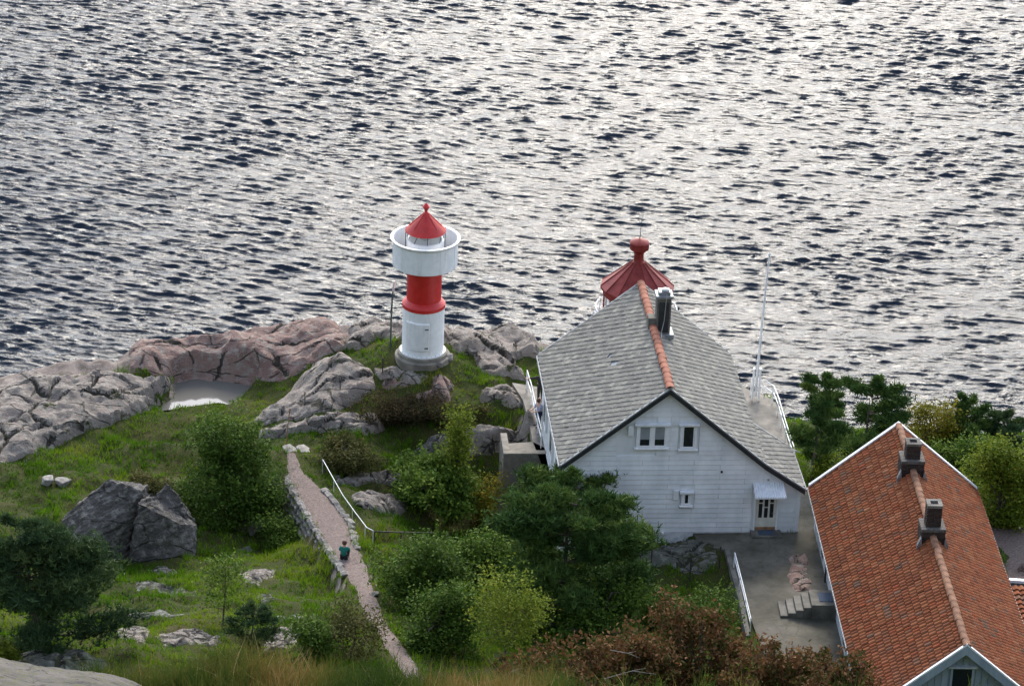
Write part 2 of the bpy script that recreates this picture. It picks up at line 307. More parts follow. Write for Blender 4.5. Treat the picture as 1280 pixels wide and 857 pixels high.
def groundmat():
    m, n, b = nodes('turf_ground')
    f1 = noise(n, .35, 8, .6); f2 = noise(n, 2.3, 8, .7); f3 = noise(n, 9, 5, .7)
    col = ramp(n, f1, [(.3,(.022,.034,.008)), (.5,(.040,.048,.012)), (.7,(.060,.052,.020))])
    col = mixc(n, ramp(n, f2, [(.5,(0,0,0)),(.7,(.7,.7,.7))]), col, (.035,.027,.015))
    ge = n.nodes.new('ShaderNodeNewGeometry'); sx = n.nodes.new('ShaderNodeSeparateXYZ'); n.links.new(ge.outputs['True Normal'], sx.inputs[0])
    rk = ramp(n, noise(n, 1.4, 8, .7), [(.35,(.10,.085,.075)),(.65,(.27,.225,.2))])
    col = mixc(n, ramp(n, sx.outputs[2], [(.45,(1,1,1)),(.6,(0,0,0))]), col, rk)
    at = N(n, 'ShaderNodeAttribute', attribute_name='v'); col = mixc(n, at.outputs['Fac'], col, rk)
    n.links.new(col, b.inputs['Base Color']); b.inputs['Roughness'].default_value = .95; b.inputs['Specular IOR Level'].default_value = .1
    bump(n, b, f3, .8, .1); return m
M['ground'] = groundmat()
def concmat():
    m, n, b = nodes('worn_concrete'); f1 = noise(n, .5, 9, .65); f2 = noise(n, 2.2, 8, .7)
    col = ramp(n, f1, [(.32,(.045,.043,.033)), (.5,(.095,.088,.07)), (.7,(.165,.15,.125))])
    col = mixc(n, ramp(n, f2, [(.55,(0,0,0)),(.7,(.85,.85,.85))]), col, (.04,.042,.024))
    tc = N(n, 'ShaderNodeTexCoord'); vo = N(n, 'ShaderNodeTexVoronoi', feature='DISTANCE_TO_EDGE'); vo.inputs['Scale'].default_value = .42
    mp = n.nodes.new('ShaderNodeMix'); mp.data_type = 'VECTOR'; mp.inputs[0].default_value = .25
    nz = N(n, 'ShaderNodeTexNoise'); nz.inputs['Scale'].default_value = 1.6; n.links.new(tc.outputs['Object'], nz.inputs[0]); n.links.new(tc.outputs['Object'], mp.inputs[4]); n.links.new(nz.outputs['Color'], mp.inputs[5]); n.links.new(mp.outputs[1], vo.inputs[0])
    cr = ramp(n, vo.outputs[0], [(.0,(.45,.45,.45)),(.012,(0,0,0))]); col = mixc(n, cr, col, (.05,.05,.03))
    n.links.new(col, b.inputs['Base Color']); n.links.new(ramp(n, f1, [(.35,(.8,.8,.8)),(.6,(.95,.95,.95))]), b.inputs['Roughness']); b.inputs['Specular IOR Level'].default_value = .15
    bump(n, b, f2, .3, .03); return m
M['yard'] = concmat()
def seamat():
    m, n, b = nodes('sea_water'); b.inputs['Base Color'].default_value = (.011,.019,.031,1); b.inputs['Roughness'].default_value = .13; b.inputs['Specular IOR Level'].default_value = .20; b.inputs['IOR'].default_value = 1.333
    f = noise(n, 5.5, 4, .62, stretch=(.55,1.2,1)); bump(n, b, f, .8, .07); return m
M['sea'] = seamat()
def poolmat():
    m, n, b = nodes('rain_pool_water'); b.inputs['Base Color'].default_value = (.12,.115,.105,1); b.inputs['Roughness'].default_value = .06
    f = noise(n, 3); bump(n, b, f, .03, .01); return m
M['pool'] = poolmat()
M['grass'] = foliage('grass_blades', [(0,(0.045,0.109,0.005)), (.3,(0.101,0.199,0.008)), (.55,(0.158,0.238,0.014)), (.78,(0.195,0.218,0.024)), (1,(0.265,0.234,0.044))], .7, .3)
M['grassnear'] = foliage('tall_grass', [(0,(0.029,0.055,0.010)), (.35,(0.066,0.099,0.016)), (.6,(0.132,0.116,0.028)), (.9,(0.220,0.132,0.040)), (1,(0.396,0.308,0.150))], .6, .25)
M['leaf_dark'] = foliage('leaf_dark_green', [(0,(0.024,0.052,0.008)), (.5,(0.053,0.103,0.013)), (1,(0.122,0.182,0.026))], .5)
M['leaf_mid'] = foliage('leaf_mid_green', [(0,(0.031,0.068,0.009)), (.5,(0.071,0.132,0.016)), (1,(0.162,0.217,0.029))], .5)
M['leaf_light'] = foliage('leaf_light_green', [(0,(0.048,0.086,0.009)), (.5,(0.123,0.172,0.015)), (1,(0.275,0.290,0.039))], .5, .35)
M['leaf_yellow'] = foliage('leaf_yellow_green', [(0,(0.062,0.084,0.009)), (.5,(0.163,0.156,0.013)), (1,(0.325,0.252,0.028))], .5, .35)
M['leaf_olive'] = foliage('leaf_olive', [(0,(0.031,0.038,0.011)), (.5,(0.069,0.074,0.020)), (1,(0.150,0.126,0.044))], .6)
M['leaf_heath'] = foliage('heather', [(0,(0.022,0.024,0.011)), (.5,(0.050,0.041,0.019)), (1,(0.106,0.072,0.033))], .7)
M['leaf_brown'] = foliage('leaf_withered', [(0,(0.023,0.031,0.007)), (.34,(0.053,0.052,0.012)), (.48,(0.098,0.052,0.022)), (.8,(0.163,0.081,0.037)), (1,(0.245,0.151,0.067))], .6)
M['pine'] = foliage('pine_needles', [(0,(0.017,0.046,0.014)), (.5,(0.054,0.105,0.024)), (1,(0.158,0.217,0.046))], .5, .15)
M['pine_blue'] = foliage('blue_pine_needles', [(0,(0.022,0.049,0.022)), (.5,(0.048,0.087,0.032)), (1,(0.119,0.160,0.054))], .5, .15)

# ------------------------------------------------------------------ object helpers
def prop(o, label=None, cat=None, group=None, kind=None):
    if label: o['label'] = label
    if cat: o['category'] = cat
    if group: o['group'] = group
    if kind: o['kind'] = kind
    return o
def T(name, label, cat, loc=(0,0,0), rz=0, group=None):
    o = bpy.data.objects.new(name, None); C.objects.link(o); o.location = [float(v) for v in loc]; o.rotation_euler = (0,0,rz); o.empty_display_size = .2
    return prop(o, label, cat, group)
def link(name, me, mat, parent=None, smooth=None):
    o = bpy.data.objects.new(name, me); C.objects.link(o); o.parent = parent
    if mat is not None and not me.materials: me.materials.append(M[mat] if isinstance(mat, str) else mat)
    if smooth is not None:
        me.shade_smooth()
        if smooth < 180: me.set_sharp_from_angle(angle=R(smooth))
    return o
def mesh_np(name, V, Fc, v=None):             # V (n,3), Fc (m,k); v: one value per face
    me = bpy.data.meshes.new(name); V = np.ascontiguousarray(V, np.float32); Fc = np.ascontiguousarray(Fc, np.int32)
    m, k = Fc.shape
    me.vertices.add(len(V)); me.vertices.foreach_set('co', V.ravel())
    me.loops.add(m*k); me.loops.foreach_set('vertex_index', Fc.ravel())
    me.polygons.add(m); me.polygons.foreach_set('loop_start', np.arange(0, m*k, k, dtype=np.int32)); me.polygons.foreach_set('loop_total', np.full(m, k, np.int32))
    me.update(calc_edges=True)
    if v is not None:
        a = me.attributes.new('v', 'FLOAT', 'FACE'); a.data.foreach_set('value', np.ascontiguousarray(v, np.float32))
    return me
class MB:
    def __init__(s): s.v = []; s.f = []; s.a = []
    def add(s, vs, fs, val=0):
        k = len(s.v); s.v += [tuple(float(c) for c in p) for p in vs]; s.f += [tuple(i+k for i in f) for f in fs]; s.a += [val]*len(fs); return s
    def box(s, x0, x1, y0, y1, z0, z1, m=None):
        p = [(x,y,z) for x in (x0,x1) for y in (y0,y1) for z in (z0,z1)]
        if m is not None: p = [tuple(m @ Vector(q)) for q in p]
        return s.add(p, [(0,1,3,2),(4,6,7,5),(0,4,5,1),(2,3,7,6),(0,2,6,4),(1,5,7,3)])
    def tube(s, pts, r, n=6, caps=True):
        pts = [Vector([float(c) for c in p]) for p in pts]; r = [r]*len(pts) if isinstance(r, (int, float)) else r
        vs = []; fs = []; pa = None
        for i, p in enumerate(pts):
            d = (pts[min(i+1, len(pts)-1)] - pts[max(i-1, 0)]).normalized()
            a = d.orthogonal().normalized() if pa is None else (pa - d*pa.dot(d)).normalized()
            pa = a; b = d.cross(a)
            for k in range(n):
                t = 2*math.pi*k/n; vs.append(p + (a*math.cos(t) + b*math.sin(t))*r[i])
        for i in range(len(pts)-1):
            for k in range(n): fs.append((i*n+k, i*n+(k+1)%n, (i+1)*n+(k+1)%n, (i+1)*n+k))
        if caps: fs += [tuple(range(n-1,-1,-1)), tuple(range((len(pts)-1)*n, len(pts)*n))]
        return s.add(vs, fs)
    def prism(s, poly, y0, y1):                # polygon in x, z pushed along y
        n = len(poly); vs = [(x,y0,z) for x,z in poly] + [(x,y1,z) for x,z in poly]
        return s.add(vs, [tuple(range(n)), tuple(range(2*n-1,n-1,-1))] + [(i,i+n,(i+1)%n+n,(i+1)%n) for i in range(n)])
    def slab(s, poly, z0, z1):                 # polygon in x, y pushed up
        n = len(poly); vs = [(p[0],p[1],z0) for p in poly] + [(p[0],p[1],z1) for p in poly]
        return s.add(vs, [tuple(range(n-1,-1,-1)), tuple(range(n,2*n))] + [(i,(i+1)%n,(i+1)%n+n,i+n) for i in range(n)])
    def lathe(s, prof, n=32, cx=0, cy=0, a0=0, a1=2*math.pi):
        full = abs(a1-a0-2*math.pi) < 1e-6; m = n if full else n+1; vs = []; fs = []
        for rr, z in prof:
            for k in range(m):
                t = a0+(a1-a0)*k/n; vs.append((cx+rr*math.cos(t), cy+rr*math.sin(t), z))
        for i in range(len(prof)-1):
            for k in range(n): fs.append((i*m+k, i*m+(k+1)%m, (i+1)*m+(k+1)%m, (i+1)*m+k))
        return s.add(vs, fs)
    def build(s, name, mat, parent=None, smooth=None, bevel=0):
        me = bpy.data.meshes.new(name); me.from_pydata(s.v, [], s.f)
        bm = bmesh.new(); bm.from_mesh(me); bmesh.ops.recalc_face_normals(bm, faces=bm.faces)
        if bevel: bmesh.ops.bevel(bm, geom=bm.edges[:], offset=bevel, segments=1, affect='EDGES', clamp_overlap=True)
        bm.to_mesh(me); bm.free(); me.update()
        return link(name, me, mat, parent, smooth)
def share(name, me, parent, loc, rot=(0,0,0), scale=(1,1,1)):
    o = bpy.data.objects.new(name, me); C.objects.link(o); o.parent = parent
    o.location = [float(v) for v in loc]; o.rotation_euler = rot; o.scale = scale; return o

# ================================================================== SETTING
def axis(segs):
    out = [segs[0][0]]
    for a, b, st in segs:
        k = max(1, int(round((b-a)/st))); out += list(np.linspace(a, b, k+1)[1:])
    return np.array(out)
def grid_mesh(name, xs, ys, Z):
    nx, ny = len(xs), len(ys); X, Y = np.meshgrid(xs, ys)
    V = np.stack([X, Y, Z], -1).reshape(-1, 3); i = np.arange(nx*ny).reshape(ny, nx)
    return mesh_np(name, V, np.stack([i[:-1,:-1], i[:-1,1:], i[1:,1:], i[1:,:-1]], -1).reshape(-1, 4))
gx = axis([(-160,-45,5),(-45,-34,.8),(-34,36,.28),(36,48,.8),(48,160,5)])
gy = axis([(-40,30,3),(30,66,.7),(66,108,1),(108,176,.28)])
GX, GY = np.meshgrid(gx, gy)
gme = grid_mesh('ground', gx, gy, H(GX, GY))
_cy = (GY[:-1,:-1]+GY[1:,1:])/2; _cx = (GX[:-1,:-1]+GX[1:,1:])/2
_cm = sstep(-2.6, -1.2, _cy-np.interp(_cx, COAST[:,0], COAST[:,1])+(fbm(_cx*.6, _cy*.6, 88)-.5)*2.5)*(_cx < 12)
_at = gme.attributes.new('v', 'FLOAT', 'FACE'); _at.data.foreach_set('value', _cm.ravel().astype(np.float32))
prop(link('ground', gme, 'ground', None, 180), kind='structure')

# the sea: one sheet to the horizon, real waves where they can be seen
sx = axis([(-9000,-1500,1500),(-1500,-300,150),(-300,-110,12),(-110,-49,2),(-48,50,.25),(51,120,2),(120,300,12),(300,1500,150),(1500,9000,1500)])
sy = axis([(-400,120,40),(120,171,3),(171,288,.098),(288,300,1),(300,340,1.5),(340,500,10),(500,2000,150),(2000,12000,1500)])
SX, SY = np.meshgrid(sx, sy); SZ = np.zeros(SX.shape); DX = np.zeros(SX.shape); DY = np.zeros(SX.shape)
rw = np.random.default_rng(11)
fade = sstep(-62,-48,SX)*(1-sstep(50,64,SX))*sstep(164,172,SY)*(1-sstep(287,310,SY))
core = fade > 0
cx_, cy_ = SX[core], SY[core]; z_ = np.zeros(cx_.shape); dx_ = np.zeros(cx_.shape); dy_ = np.zeros(cx_.shape)
for k in range(110):
    lam = .24 * (1.0/.24)**rw.random() if k % 12 else 1.5+1.8*rw.random(); kk = 2*math.pi/lam
    th = R(-106) + rw.normal()*R(11) if k % 4 else R(-82) + rw.normal()*R(15)
    st = .051 * (1.0 if lam < 1.2 else .6) * (.7+.6*rw.random()); am = st/kk*1.35
    ph = kk*(math.cos(th)*cx_ + math.sin(th)*cy_) + rw.random()*6.283
    # patches of stronger and weaker chop
    s_ = np.sin(ph); c_ = np.cos(ph)
    z_ += am*s_; dx_ += am*math.cos(th)*c_*.6; dy_ += am*math.sin(th)*c_*.6
gust = .62 + .75*fbm(cx_*.06, cy_*.13, 41, 3)
SZ[core] = z_*gust*fade[core]; DX[core] = dx_*gust*fade[core]; DY[core] = dy_*gust*fade[core]
me = grid_mesh('sea', sx, sy, SZ); co = np.stack([SX+DX, SY+DY, SZ], -1).astype(np.float32).ravel(); me.vertices.foreach_set('co', co); me.update()
prop(link('sea', me, 'sea', None, 180), kind='structure')

# gravel footpath
def strip(pts, wid, lift=.02, sub=6, cross=6, seed=1):
    t = np.linspace(0, len(pts)-1, (len(pts)-1)*sub+1); k = np.arange(len(pts))
    c = np.stack([np.interp(t, k, pts[:,i]) for i in range(3)], -1); wv = np.interp(t, k, wid)/2
    d = np.gradient(c[:,:2], axis=0); d /= np.linalg.norm(d, axis=1)[:,None]; nrm = np.stack([-d[:,1], d[:,0]], -1)
    V = []; u = np.linspace(-1, 1, cross+1)
    for i in range(len(c)):
        for q in u:
            e = 1 + (vnoise(i*.7, q*3, seed)-.5)*.35*(abs(q) > .9)
            x, y = c[i,:2] + nrm[i]*q*wv[i]*e; V.append((x, y, c[i,2]+lift+(vnoise(x*3, y*3, seed)-.5)*.05 - .05*(abs(q) > .9)))
    n = cross+1; Fc = [(i*n+j, i*n+j+1, (i+1)*n+j+1, (i+1)*n+j) for i in range(len(c)-1) for j in range(cross)]
    return mesh_np('path', np.array(V), np.array(Fc)), c, nrm, wv
pm, pc, pn, pw = strip(PATH, PATH[:,3])
prop(link('path', pm, 'gravel', None, 180), kind='structure')
# concrete yard, seaward terrace, raised walk beside the white house
def sheet(name, poly, z, mat, thick=.5):
    m = MB(); m.slab(poly, z-thick, z); return prop(m.build(name, mat, None), kind='structure')
sheet('yard_pavement', YARD, 10.0, 'yard')
sheet('terrace_pavement', TERR, 9.98, 'paleconc')
sheet('walkway_pavement', LTER, 9.99, 'paleconc', 6)
_pc = np.mean(POOL, axis=0)
po = MB(); po.add([tuple(_pc+(np.array(q)-_pc)*1.25)+(7.32,) for q in POOL], [tuple(range(len(POOL)))])
prop(po.build('pool_water', 'pool', None), kind='structure')

# ================================================================== ROCKS
KEEP = []                                      # world polygons without grass
def outcrop(label, px, hgt, mat, seed, cell=1.4, stretch=(1,1.8), ang=20, edge=.5, tilt=(0,0), res=.11, crack=.12, rough=.6, cat='rock', name='rock_outcrop', base=None, drop=.7):
    """a fractured granite outcrop on the ground: polygon of photo pixels, height in metres"""
    g = np.array([hit(a, b) if base is None else at_z(a, b, base) for a, b in px]); cen = g.mean(0)
    poly = g[:,:2].copy(); span = poly[:,1].max()-poly[:,1].min(); poly[:,1] -= min(hgt*1.7, .5*span)*(poly[:,1]-poly[:,1].min())/span   # the far edge is seen at its height: draw it in toward the viewer
    poly[:,0] -= 0
    KEEP.append(poly)
    rs = np.random.default_rng(seed); x0, y0 = poly.min(0)-.1; x1, y1 = poly.max(0)+.1
    xs = np.arange(x0, x1+res, res); ys = np.arange(y0, y1+res, res); X, Y = np.meshgrid(xs, ys)
    X = X + (rs.random(X.shape)-.5)*res*.5; Y = Y + (rs.random(X.shape)-.5)*res*.5
    wob = (fbm(X*.9, Y*.9, seed)-.47)*1.0 + (fbm(X*3, Y*3, seed+5)-.47)*.35
    d = poly_sd(poly, X, Y) + wob*.5
    ca, sa = math.cos(R(ang)), math.sin(R(ang)); U = (X*ca+Y*sa)/stretch[1]; W = (-X*sa+Y*ca)/stretch[0]
    U = U + (fbm(X*.6, Y*.6, seed+1)-.5)*.9; W = W + (fbm(X*.6, Y*.6, seed+2)-.5)*.9
    n = max(4, int((U.max()-U.min())*(W.max()-W.min())/cell**2*1.0))
    sp = np.stack([rs.uniform(U.min(), U.max(), n), rs.uniform(W.min(), W.max(), n)], -1)
    D = np.hypot(U[...,None]-sp[:,0], W[...,None]-sp[:,1]); o = np.argsort(D, -1)[...,:2]
    d1 = np.take_along_axis(D, o[...,:1], -1)[...,0]; d2 = np.take_along_axis(D, o[...,1:2], -1)[...,0]; c = o[...,0]
    off = rs.uniform(-.16, .16, n)*hgt; tx = rs.normal(0, .10, n); ty = rs.normal(0, .10, n)
    d = d + rs.uniform(-.22,.22,n)[c]*min(1, hgt*1.5); prof = np.clip((d+.02)/edge, 0, 1)**.8
    m2 = max(6, int((U.max()-U.min())*(W.max()-W.min())/(cell*.38)**2)); m2 = min(m2, 260); s3 = np.stack([rs.uniform(U.min(), U.max(), m2), rs.uniform(W.min(), W.max(), m2)], -1)
    c3 = np.zeros(X.shape, int); best = np.full(X.shape, 1e9)
    for j in range(m2):
        e3 = (U-s3[j,0])**2+(W-s3[j,1])**2; mk = e3 < best; best = np.where(mk, e3, best); c3 = np.where(mk, j, c3)
    fac = rs.uniform(-.05,.05,m2)[c3] + rs.normal(0,.16,m2)[c3]*(U-s3[c3,0]) + rs.normal(0,.16,m2)[c3]*(W-s3[c3,1])
    h = hgt*(prof*.82 + .18*sstep(0, edge*4, d)) + (off[c] + tx[c]*(U-sp[c,0]) + ty[c]*(W-sp[c,1]))*prof*rough
    h += ((fbm(X*.5, Y*.5, seed+3)-.47)*.35*hgt + fac*.8 + (fbm(X*2.2, Y*2.2, seed+4)-.47)*.08 + (fbm(X*6, Y*6, seed+6, 3)-.45)*.10)*prof*rough
    h += (tilt[0]*(X-poly[:,0].mean()) + tilt[1]*(Y-poly[:,1].mean()))*prof
    s1 = sp[o[...,0]]; s2 = sp[o[...,1]]; bd = (d2*d2-d1*d1)/(2*np.linalg.norm(s1-s2, axis=-1)+1e-6); ck = (1-sstep(.03, .12, bd))*(vnoise(X*.8, Y*.8, seed+9) > .3); h -= ck*crack*prof*(.4+vnoise(X*1.1, Y*1.1, seed+8))
    tq = h/.26 + fbm(X*.7, Y*.7, seed+12)*1.2 + .35*(U-U.mean()); fl = np.floor(tq); h = h*.75 + .25*((fl + sstep(.1, .5, tq-fl))*.26 - (tq*.26-h)) if hgt > .3 else h
    B = H(X, Y) if base is None else np.full(X.shape, base)
    Z = B + h - drop*(1-sstep(-.25, .02, d)); ok = d > -.28
    nx, ny = len(xs), len(ys); i = np.arange(nx*ny).reshape(ny, nx)
    q = np.stack([i[:-1,:-1], i[:-1,1:], i[1:,1:], i[1:,:-1]], -1).reshape(-1,4); okf = ok.ravel(); q = q[okf[q].all(1)]
    V = np.stack([X, Y, Z], -1).reshape(-1,3); used = np.unique(q); mp = np.zeros(len(V), np.int64); mp[used] = np.arange(len(used))
    val = 1-ck.ravel()*(prof.ravel() > .3); vf = np.clip(val[q].mean(1)*1.25, 0, 1)
    loc = np.array([poly[:,0].mean(), poly[:,1].mean(), float(B.mean())])
    ob = link(name, mesh_np(name, V[used]-loc, mp[q], vf), mat, None, 24); ob.location = loc
    return prop(ob, label, cat, 'granite outcrops')
outcrop('long pale grey fractured granite ledge above the sea at far left', [(-30,486),(0,478),(60,469),(120,466),(165,457),(200,459),(222,466),(216,478),(150,512),(100,536),(70,556),(30,570),(-30,585)], .8, 'rock_pale', 1, 1.7, (.9,1.6), 35, .3, (0,.05), crack=.2)
outcrop('large pink granite hump behind the rain pool', [(166,458),(168,430),(200,422),(245,425),(300,420),(345,413),(400,406),(428,410),(428,436),(392,455),(372,466),(330,474),(250,474),(215,465),(190,466)], .7, 'rock_pink', 2, 2.2, (1,2.4), 8, .6, (0,.04), crack=.14, rough=.45)
outcrop('broad tilted grey slab left of the red and white lighthouse', [(318,526),(345,500),(372,472),(392,452),(415,440),(440,446),(466,458),(470,482),(452,494),(432,505),(412,516),(380,524),(345,530)], .55, 'rock_pale', 3, 1.9, (.7,1.8), 38, .6, (.05,.02), crack=.12, rough=.5)
outcrop('small flat grey slab on the crest left of the lighthouse pole', [(428,436),(434,424),(448,412),(466,410),(470,420),(458,431),(444,438)], .5, 'rock_pale', 4, 1.6, edge=.3)
outcrop('low grey ledge split in blocks below the broad slab', [(318,538),(345,530),(372,528),(400,520),(440,513),(474,511),(481,524),(474,542),(455,544),(436,540),(410,531),(370,542),(325,549)], .5, 'rock_pale', 5, 1.1, (.7,1.3), 15, .25, crack=.2)
outcrop('pink rock at the foot of the lighthouse plinth', [(538,464),(552,460),(566,464),(566,484),(560,502),(540,504),(522,500),(520,488),(538,482)], .45, 'rock_pink', 6, .8, (.7,1.1), 80, .25)
outcrop('low pink rock between heather and lighthouse', [(472,462),(492,456),(512,468),(518,484),(500,484),(478,478)], .45, 'rock_pink', 7, .8, edge=.25)
outcrop('pink and grey rocks on the crest right of the lighthouse', [(556,418),(600,410),(640,414),(680,418),(676,452),(655,446),(640,452),(662,478),(640,480),(615,470),(596,462),(588,444),(565,436)], .5, 'rock_pale', 8, 1.5, (.7,1.5), 120, .4)
outcrop('pale bedrock strip on the crest behind the lighthouse', [(436,412),(470,404),(520,402),(560,410),(566,424),(548,432),(505,428),(476,424),(450,424)], .35, 'rock_pale', 15, 1.4, (.7,1.8), 10, .4)
outcrop('bare grey bedrock in front of the lighthouse plinth', [(466,456),(494,454),(514,464),(538,470),(524,480),(496,476),(474,468)], .16, 'rock_pale', 16, 1.2, (.7,1.5), 150, .3)
outcrop('low pale slab between crest rocks and big layered rock', [(600,482),(640,478),(668,486),(672,504),(640,508),(612,500)], .3, 'rock_pale', 17, 1.5, edge=.4)
outcrop('small jagged grey rocks in grass below the crest', [(596,488),(606,484),(618,490),(634,494),(632,502),(604,500)], .5, 'rock_pale', 9, .5, edge=.15)
outcrop('big layered rock against the concrete retaining wall', [(574,520),(600,514),(626,510),(650,512),(673,504),(676,545),(640,552),(610,560),(585,556),(570,545)], 1.2, 'rock_pale', 10, 2.2, (.6,2.2), 10, .5, (0,.06), crack=.35)
outcrop('steep dark rock standing left of the big layered rock', [(512,572),(518,545),(532,526),(556,522),(572,532),(578,552),(560,570),(535,578)], 1.3, 'rock_dark', 11, .8, (.5,1.8), 65, .5, crack=.3)
outcrop('flat grey rock strip beside the leafy tree', [(418,604),(440,594),(480,588),(520,582),(534,590),(500,598),(450,606)], .35, 'rock_grey', 12, 1.2, edge=.2)
outcrop('pale cracked rock face above the handrail', [(440,618),(462,610),(498,612),(512,628),(500,644),(470,640),(446,632)], .4, 'rock_pale', 13, 1.5, edge=.3, crack=.2)
outcrop('dark sloping rock between round bush and path wall', [(288,660),(312,640),(346,618),(356,630),(346,648),(318,670)], .5, 'rock_grey', 14, .9, (.5,1.5), 30, .3)
for i, (lb, pp, mt, hh) in enumerate([
 ('pale flat rock in the turf left of the path', [(303,716),(318,708),(350,709),(340,720),(322,732),(306,728)], 'rock_pale', .14),
 ('narrow pale rock just below the dark boulder', [(186,712),(206,704),(224,710),(216,720),(196,718)], 'rock_pale', .14),
 ('streak of bare rock in the grass below the boulder', [(164,730),(190,724),(226,734),(250,742),(236,748),(200,738),(172,738)], 'rock_mossy', .15),
 ('mossy pale bedrock patch beside the sapling foot', [(148,788),(160,778),(186,780),(190,792),(180,804),(156,800)], 'rock_pale', .16),
 ('speckled bedrock patch left of the young birch', [(196,790),(225,784),(256,786),(282,794),(270,808),(230,804),(205,806)], 'rock_pale', .16),
 ('rounded pale rock right of the small pine', [(326,800),(340,790),(366,786),(380,796),(366,808),(338,812)], 'rock_pale', .25),
 ('small bare rock near the lower path wall', [(318,744),(340,740),(350,748),(330,754)], 'rock_mossy', .12),
 ('thin pale rock edge above the young birch', [(292,684),(316,681),(318,686),(296,690)], 'rock_mossy', .12),
 ('pale rock strip at the turf edge by tall weeds', [(340,768),(372,762),(380,770),(350,776)], 'rock_mossy', .12),
 ('long low rock rib in grass at the boulder side', [(156,766),(196,760),(240,768),(214,774),(170,774)], 'rock_mossy', .12)]):
    outcrop(lb, pp, hh, mt, 40+i, .5, (.7,1.3), 10, .3, res=.09, crack=.03, drop=.35, rough=.3)
outcrop('dark mossy rock hump behind the nearest lichen rock', [(8,822),(22,808),(60,802),(104,804),(138,818),(142,836),(90,850),(20,850)], .6, 'rock_mossy', 60, 1.6, (.8,1.4), 150, 1.2, crack=.08, rough=.5)
outcrop('pinkish bedrock hump at the corner of the yard', [(984,700),(992,688),(1008,684),(1013,700),(1016,742),(992,742),(980,722)], .2, 'rock_pink', 61, 1.3, edge=.3)
outcrop('grey bedrock below the white gable wall', [(776,692),(800,684),(850,676),(890,676),(896,700),(880,716),(840,708),(800,704)], .35, 'rock_mossy', 62, .9, edge=.4, crack=.15)
outcrop('pinkish grey rock on the gravel right of red house', [(1262,706),(1275,698),(1300,700),(1300,722),(1270,722)], .7, 'rock_pink', 63, .9, edge=.3)

# the near lichen-covered rock at the photographer's feet, seen at the bottom left
def near_rock():
    xs = np.arange(-13, -2.2, .06); ys = np.arange(36, 45.6, .06); X, Y = np.meshgrid(xs, ys)
    e = [at_y(-60,818,44.2), at_y(40,826,44.4), at_y(100,838,44.3), at_y(180,858,44), at_y(260,900,43)]
    ex = np.array([p[0] for p in e]); ez = np.array([p[2] for p in e])
    crest = np.interp(X, ex, ez); d = 44.3 - Y
    Z = crest - .06*np.abs(d)**1.2*np.sign(d)*0 + np.where(d > 0, -.02*d*d + .02*d, -1.6*np.abs(d)**1.5)
    Z += np.where(d > 0, .53*d, 0)
    Z += (fbm(X*1.1, Y*1.1, 71)-.47)*.2*sstep(-.2,1.2,np.abs(d)) + (fbm(X*4, Y*4, 72)-.47)*.10 + (fbm(X*12, Y*12, 73, 3)-.45)*.03
    Z = np.where(X > -6.2, Z-.35*(X+6.2)**2, Z)
    loc = np.array([-7, 42, 62.]); me = grid_mesh('rock', xs-loc[0], ys-loc[1], Z-loc[2])
    a = me.attributes.new('v', 'FLOAT', 'FACE'); a.data.foreach_set('value', np.ones(len(me.polygons), np.float32))
    o = link('rock', me, 'rock_near', None, 40); o.location = loc
    prop(o, 'nearest pale rock speckled with lichen at the bottom left corner', 'rock', 'granite outcrops')
near_rock()

# hull stones
def hull_mesh(name, pts, sub=1, nz=.04, seed=0, freq=3., bev=0):
    bm = bmesh.new()
    for p in pts: bm.verts.new([float(c) for c in p])
    r_ = bmesh.ops.convex_hull(bm, input=bm.verts)
    bmesh.ops.delete(bm, geom=[v for v in bm.verts if not v.link_faces], context='VERTS')
    bmesh.ops.dissolve_limit(bm, angle_limit=R(6), verts=bm.verts, edges=bm.edges)
    if bev: bmesh.ops.bevel(bm, geom=bm.edges[:], offset=bev, segments=1, affect='EDGES', clamp_overlap=True)
    bmesh.ops.triangulate(bm, faces=bm.faces)
    for _ in range(sub):
        bmesh.ops.subdivide_edges(bm, edges=[e for e in bm.edges if e.calc_length() > .13 or sub == 1], cuts=1, use_grid_fill=True)
        bmesh.ops.triangulate(bm, faces=bm.faces)
    bm.normal_update()
    for v in bm.verts:
        c = v.co; q = float(fbm(c.x*freq+c.z*freq*.7, c.y*freq-c.z*freq*.6, seed)-.47) + .5*float(fbm(c.x*freq*3-c.z*freq*2, c.y*freq*3+c.z*freq*2, seed+3)-.47)
        if sub > 2:
            u_ = c.x*.75+c.z*.66; t_ = c.z*.75-c.x*.66; rg_ = abs(float(fbm(u_*.7, t_*2.6+c.y*1.4, seed+7))-.47); q += .20*(.16-rg_)/.16*(rg_ < .16)*-1 + .12*float(fbm(u_*4, t_*9+c.y*5, seed+8)-.47)
        v.co = c + v.normal*q*nz
    me = bpy.data.meshes.new(name); bm.to_mesh(me); bm.free()
    a = me.attributes.new('v', 'FLOAT', 'FACE'); a.data.foreach_set('value', np.ones(len(me.polygons), np.float32)); return me
bo = hit(162, 706); bo = T('boulder', 'huge dark angular boulder broken in blocks in the left meadow', 'boulder', (bo[0], bo[1]+.4, bo[2]))
KEEP.append([(bo.location.x+a, bo.location.y+b) for a, b in ((-3.4,-1),(0,-.4),(3.2,-.3),(3.2,2),(-1,3),(-3.6,1.5))])
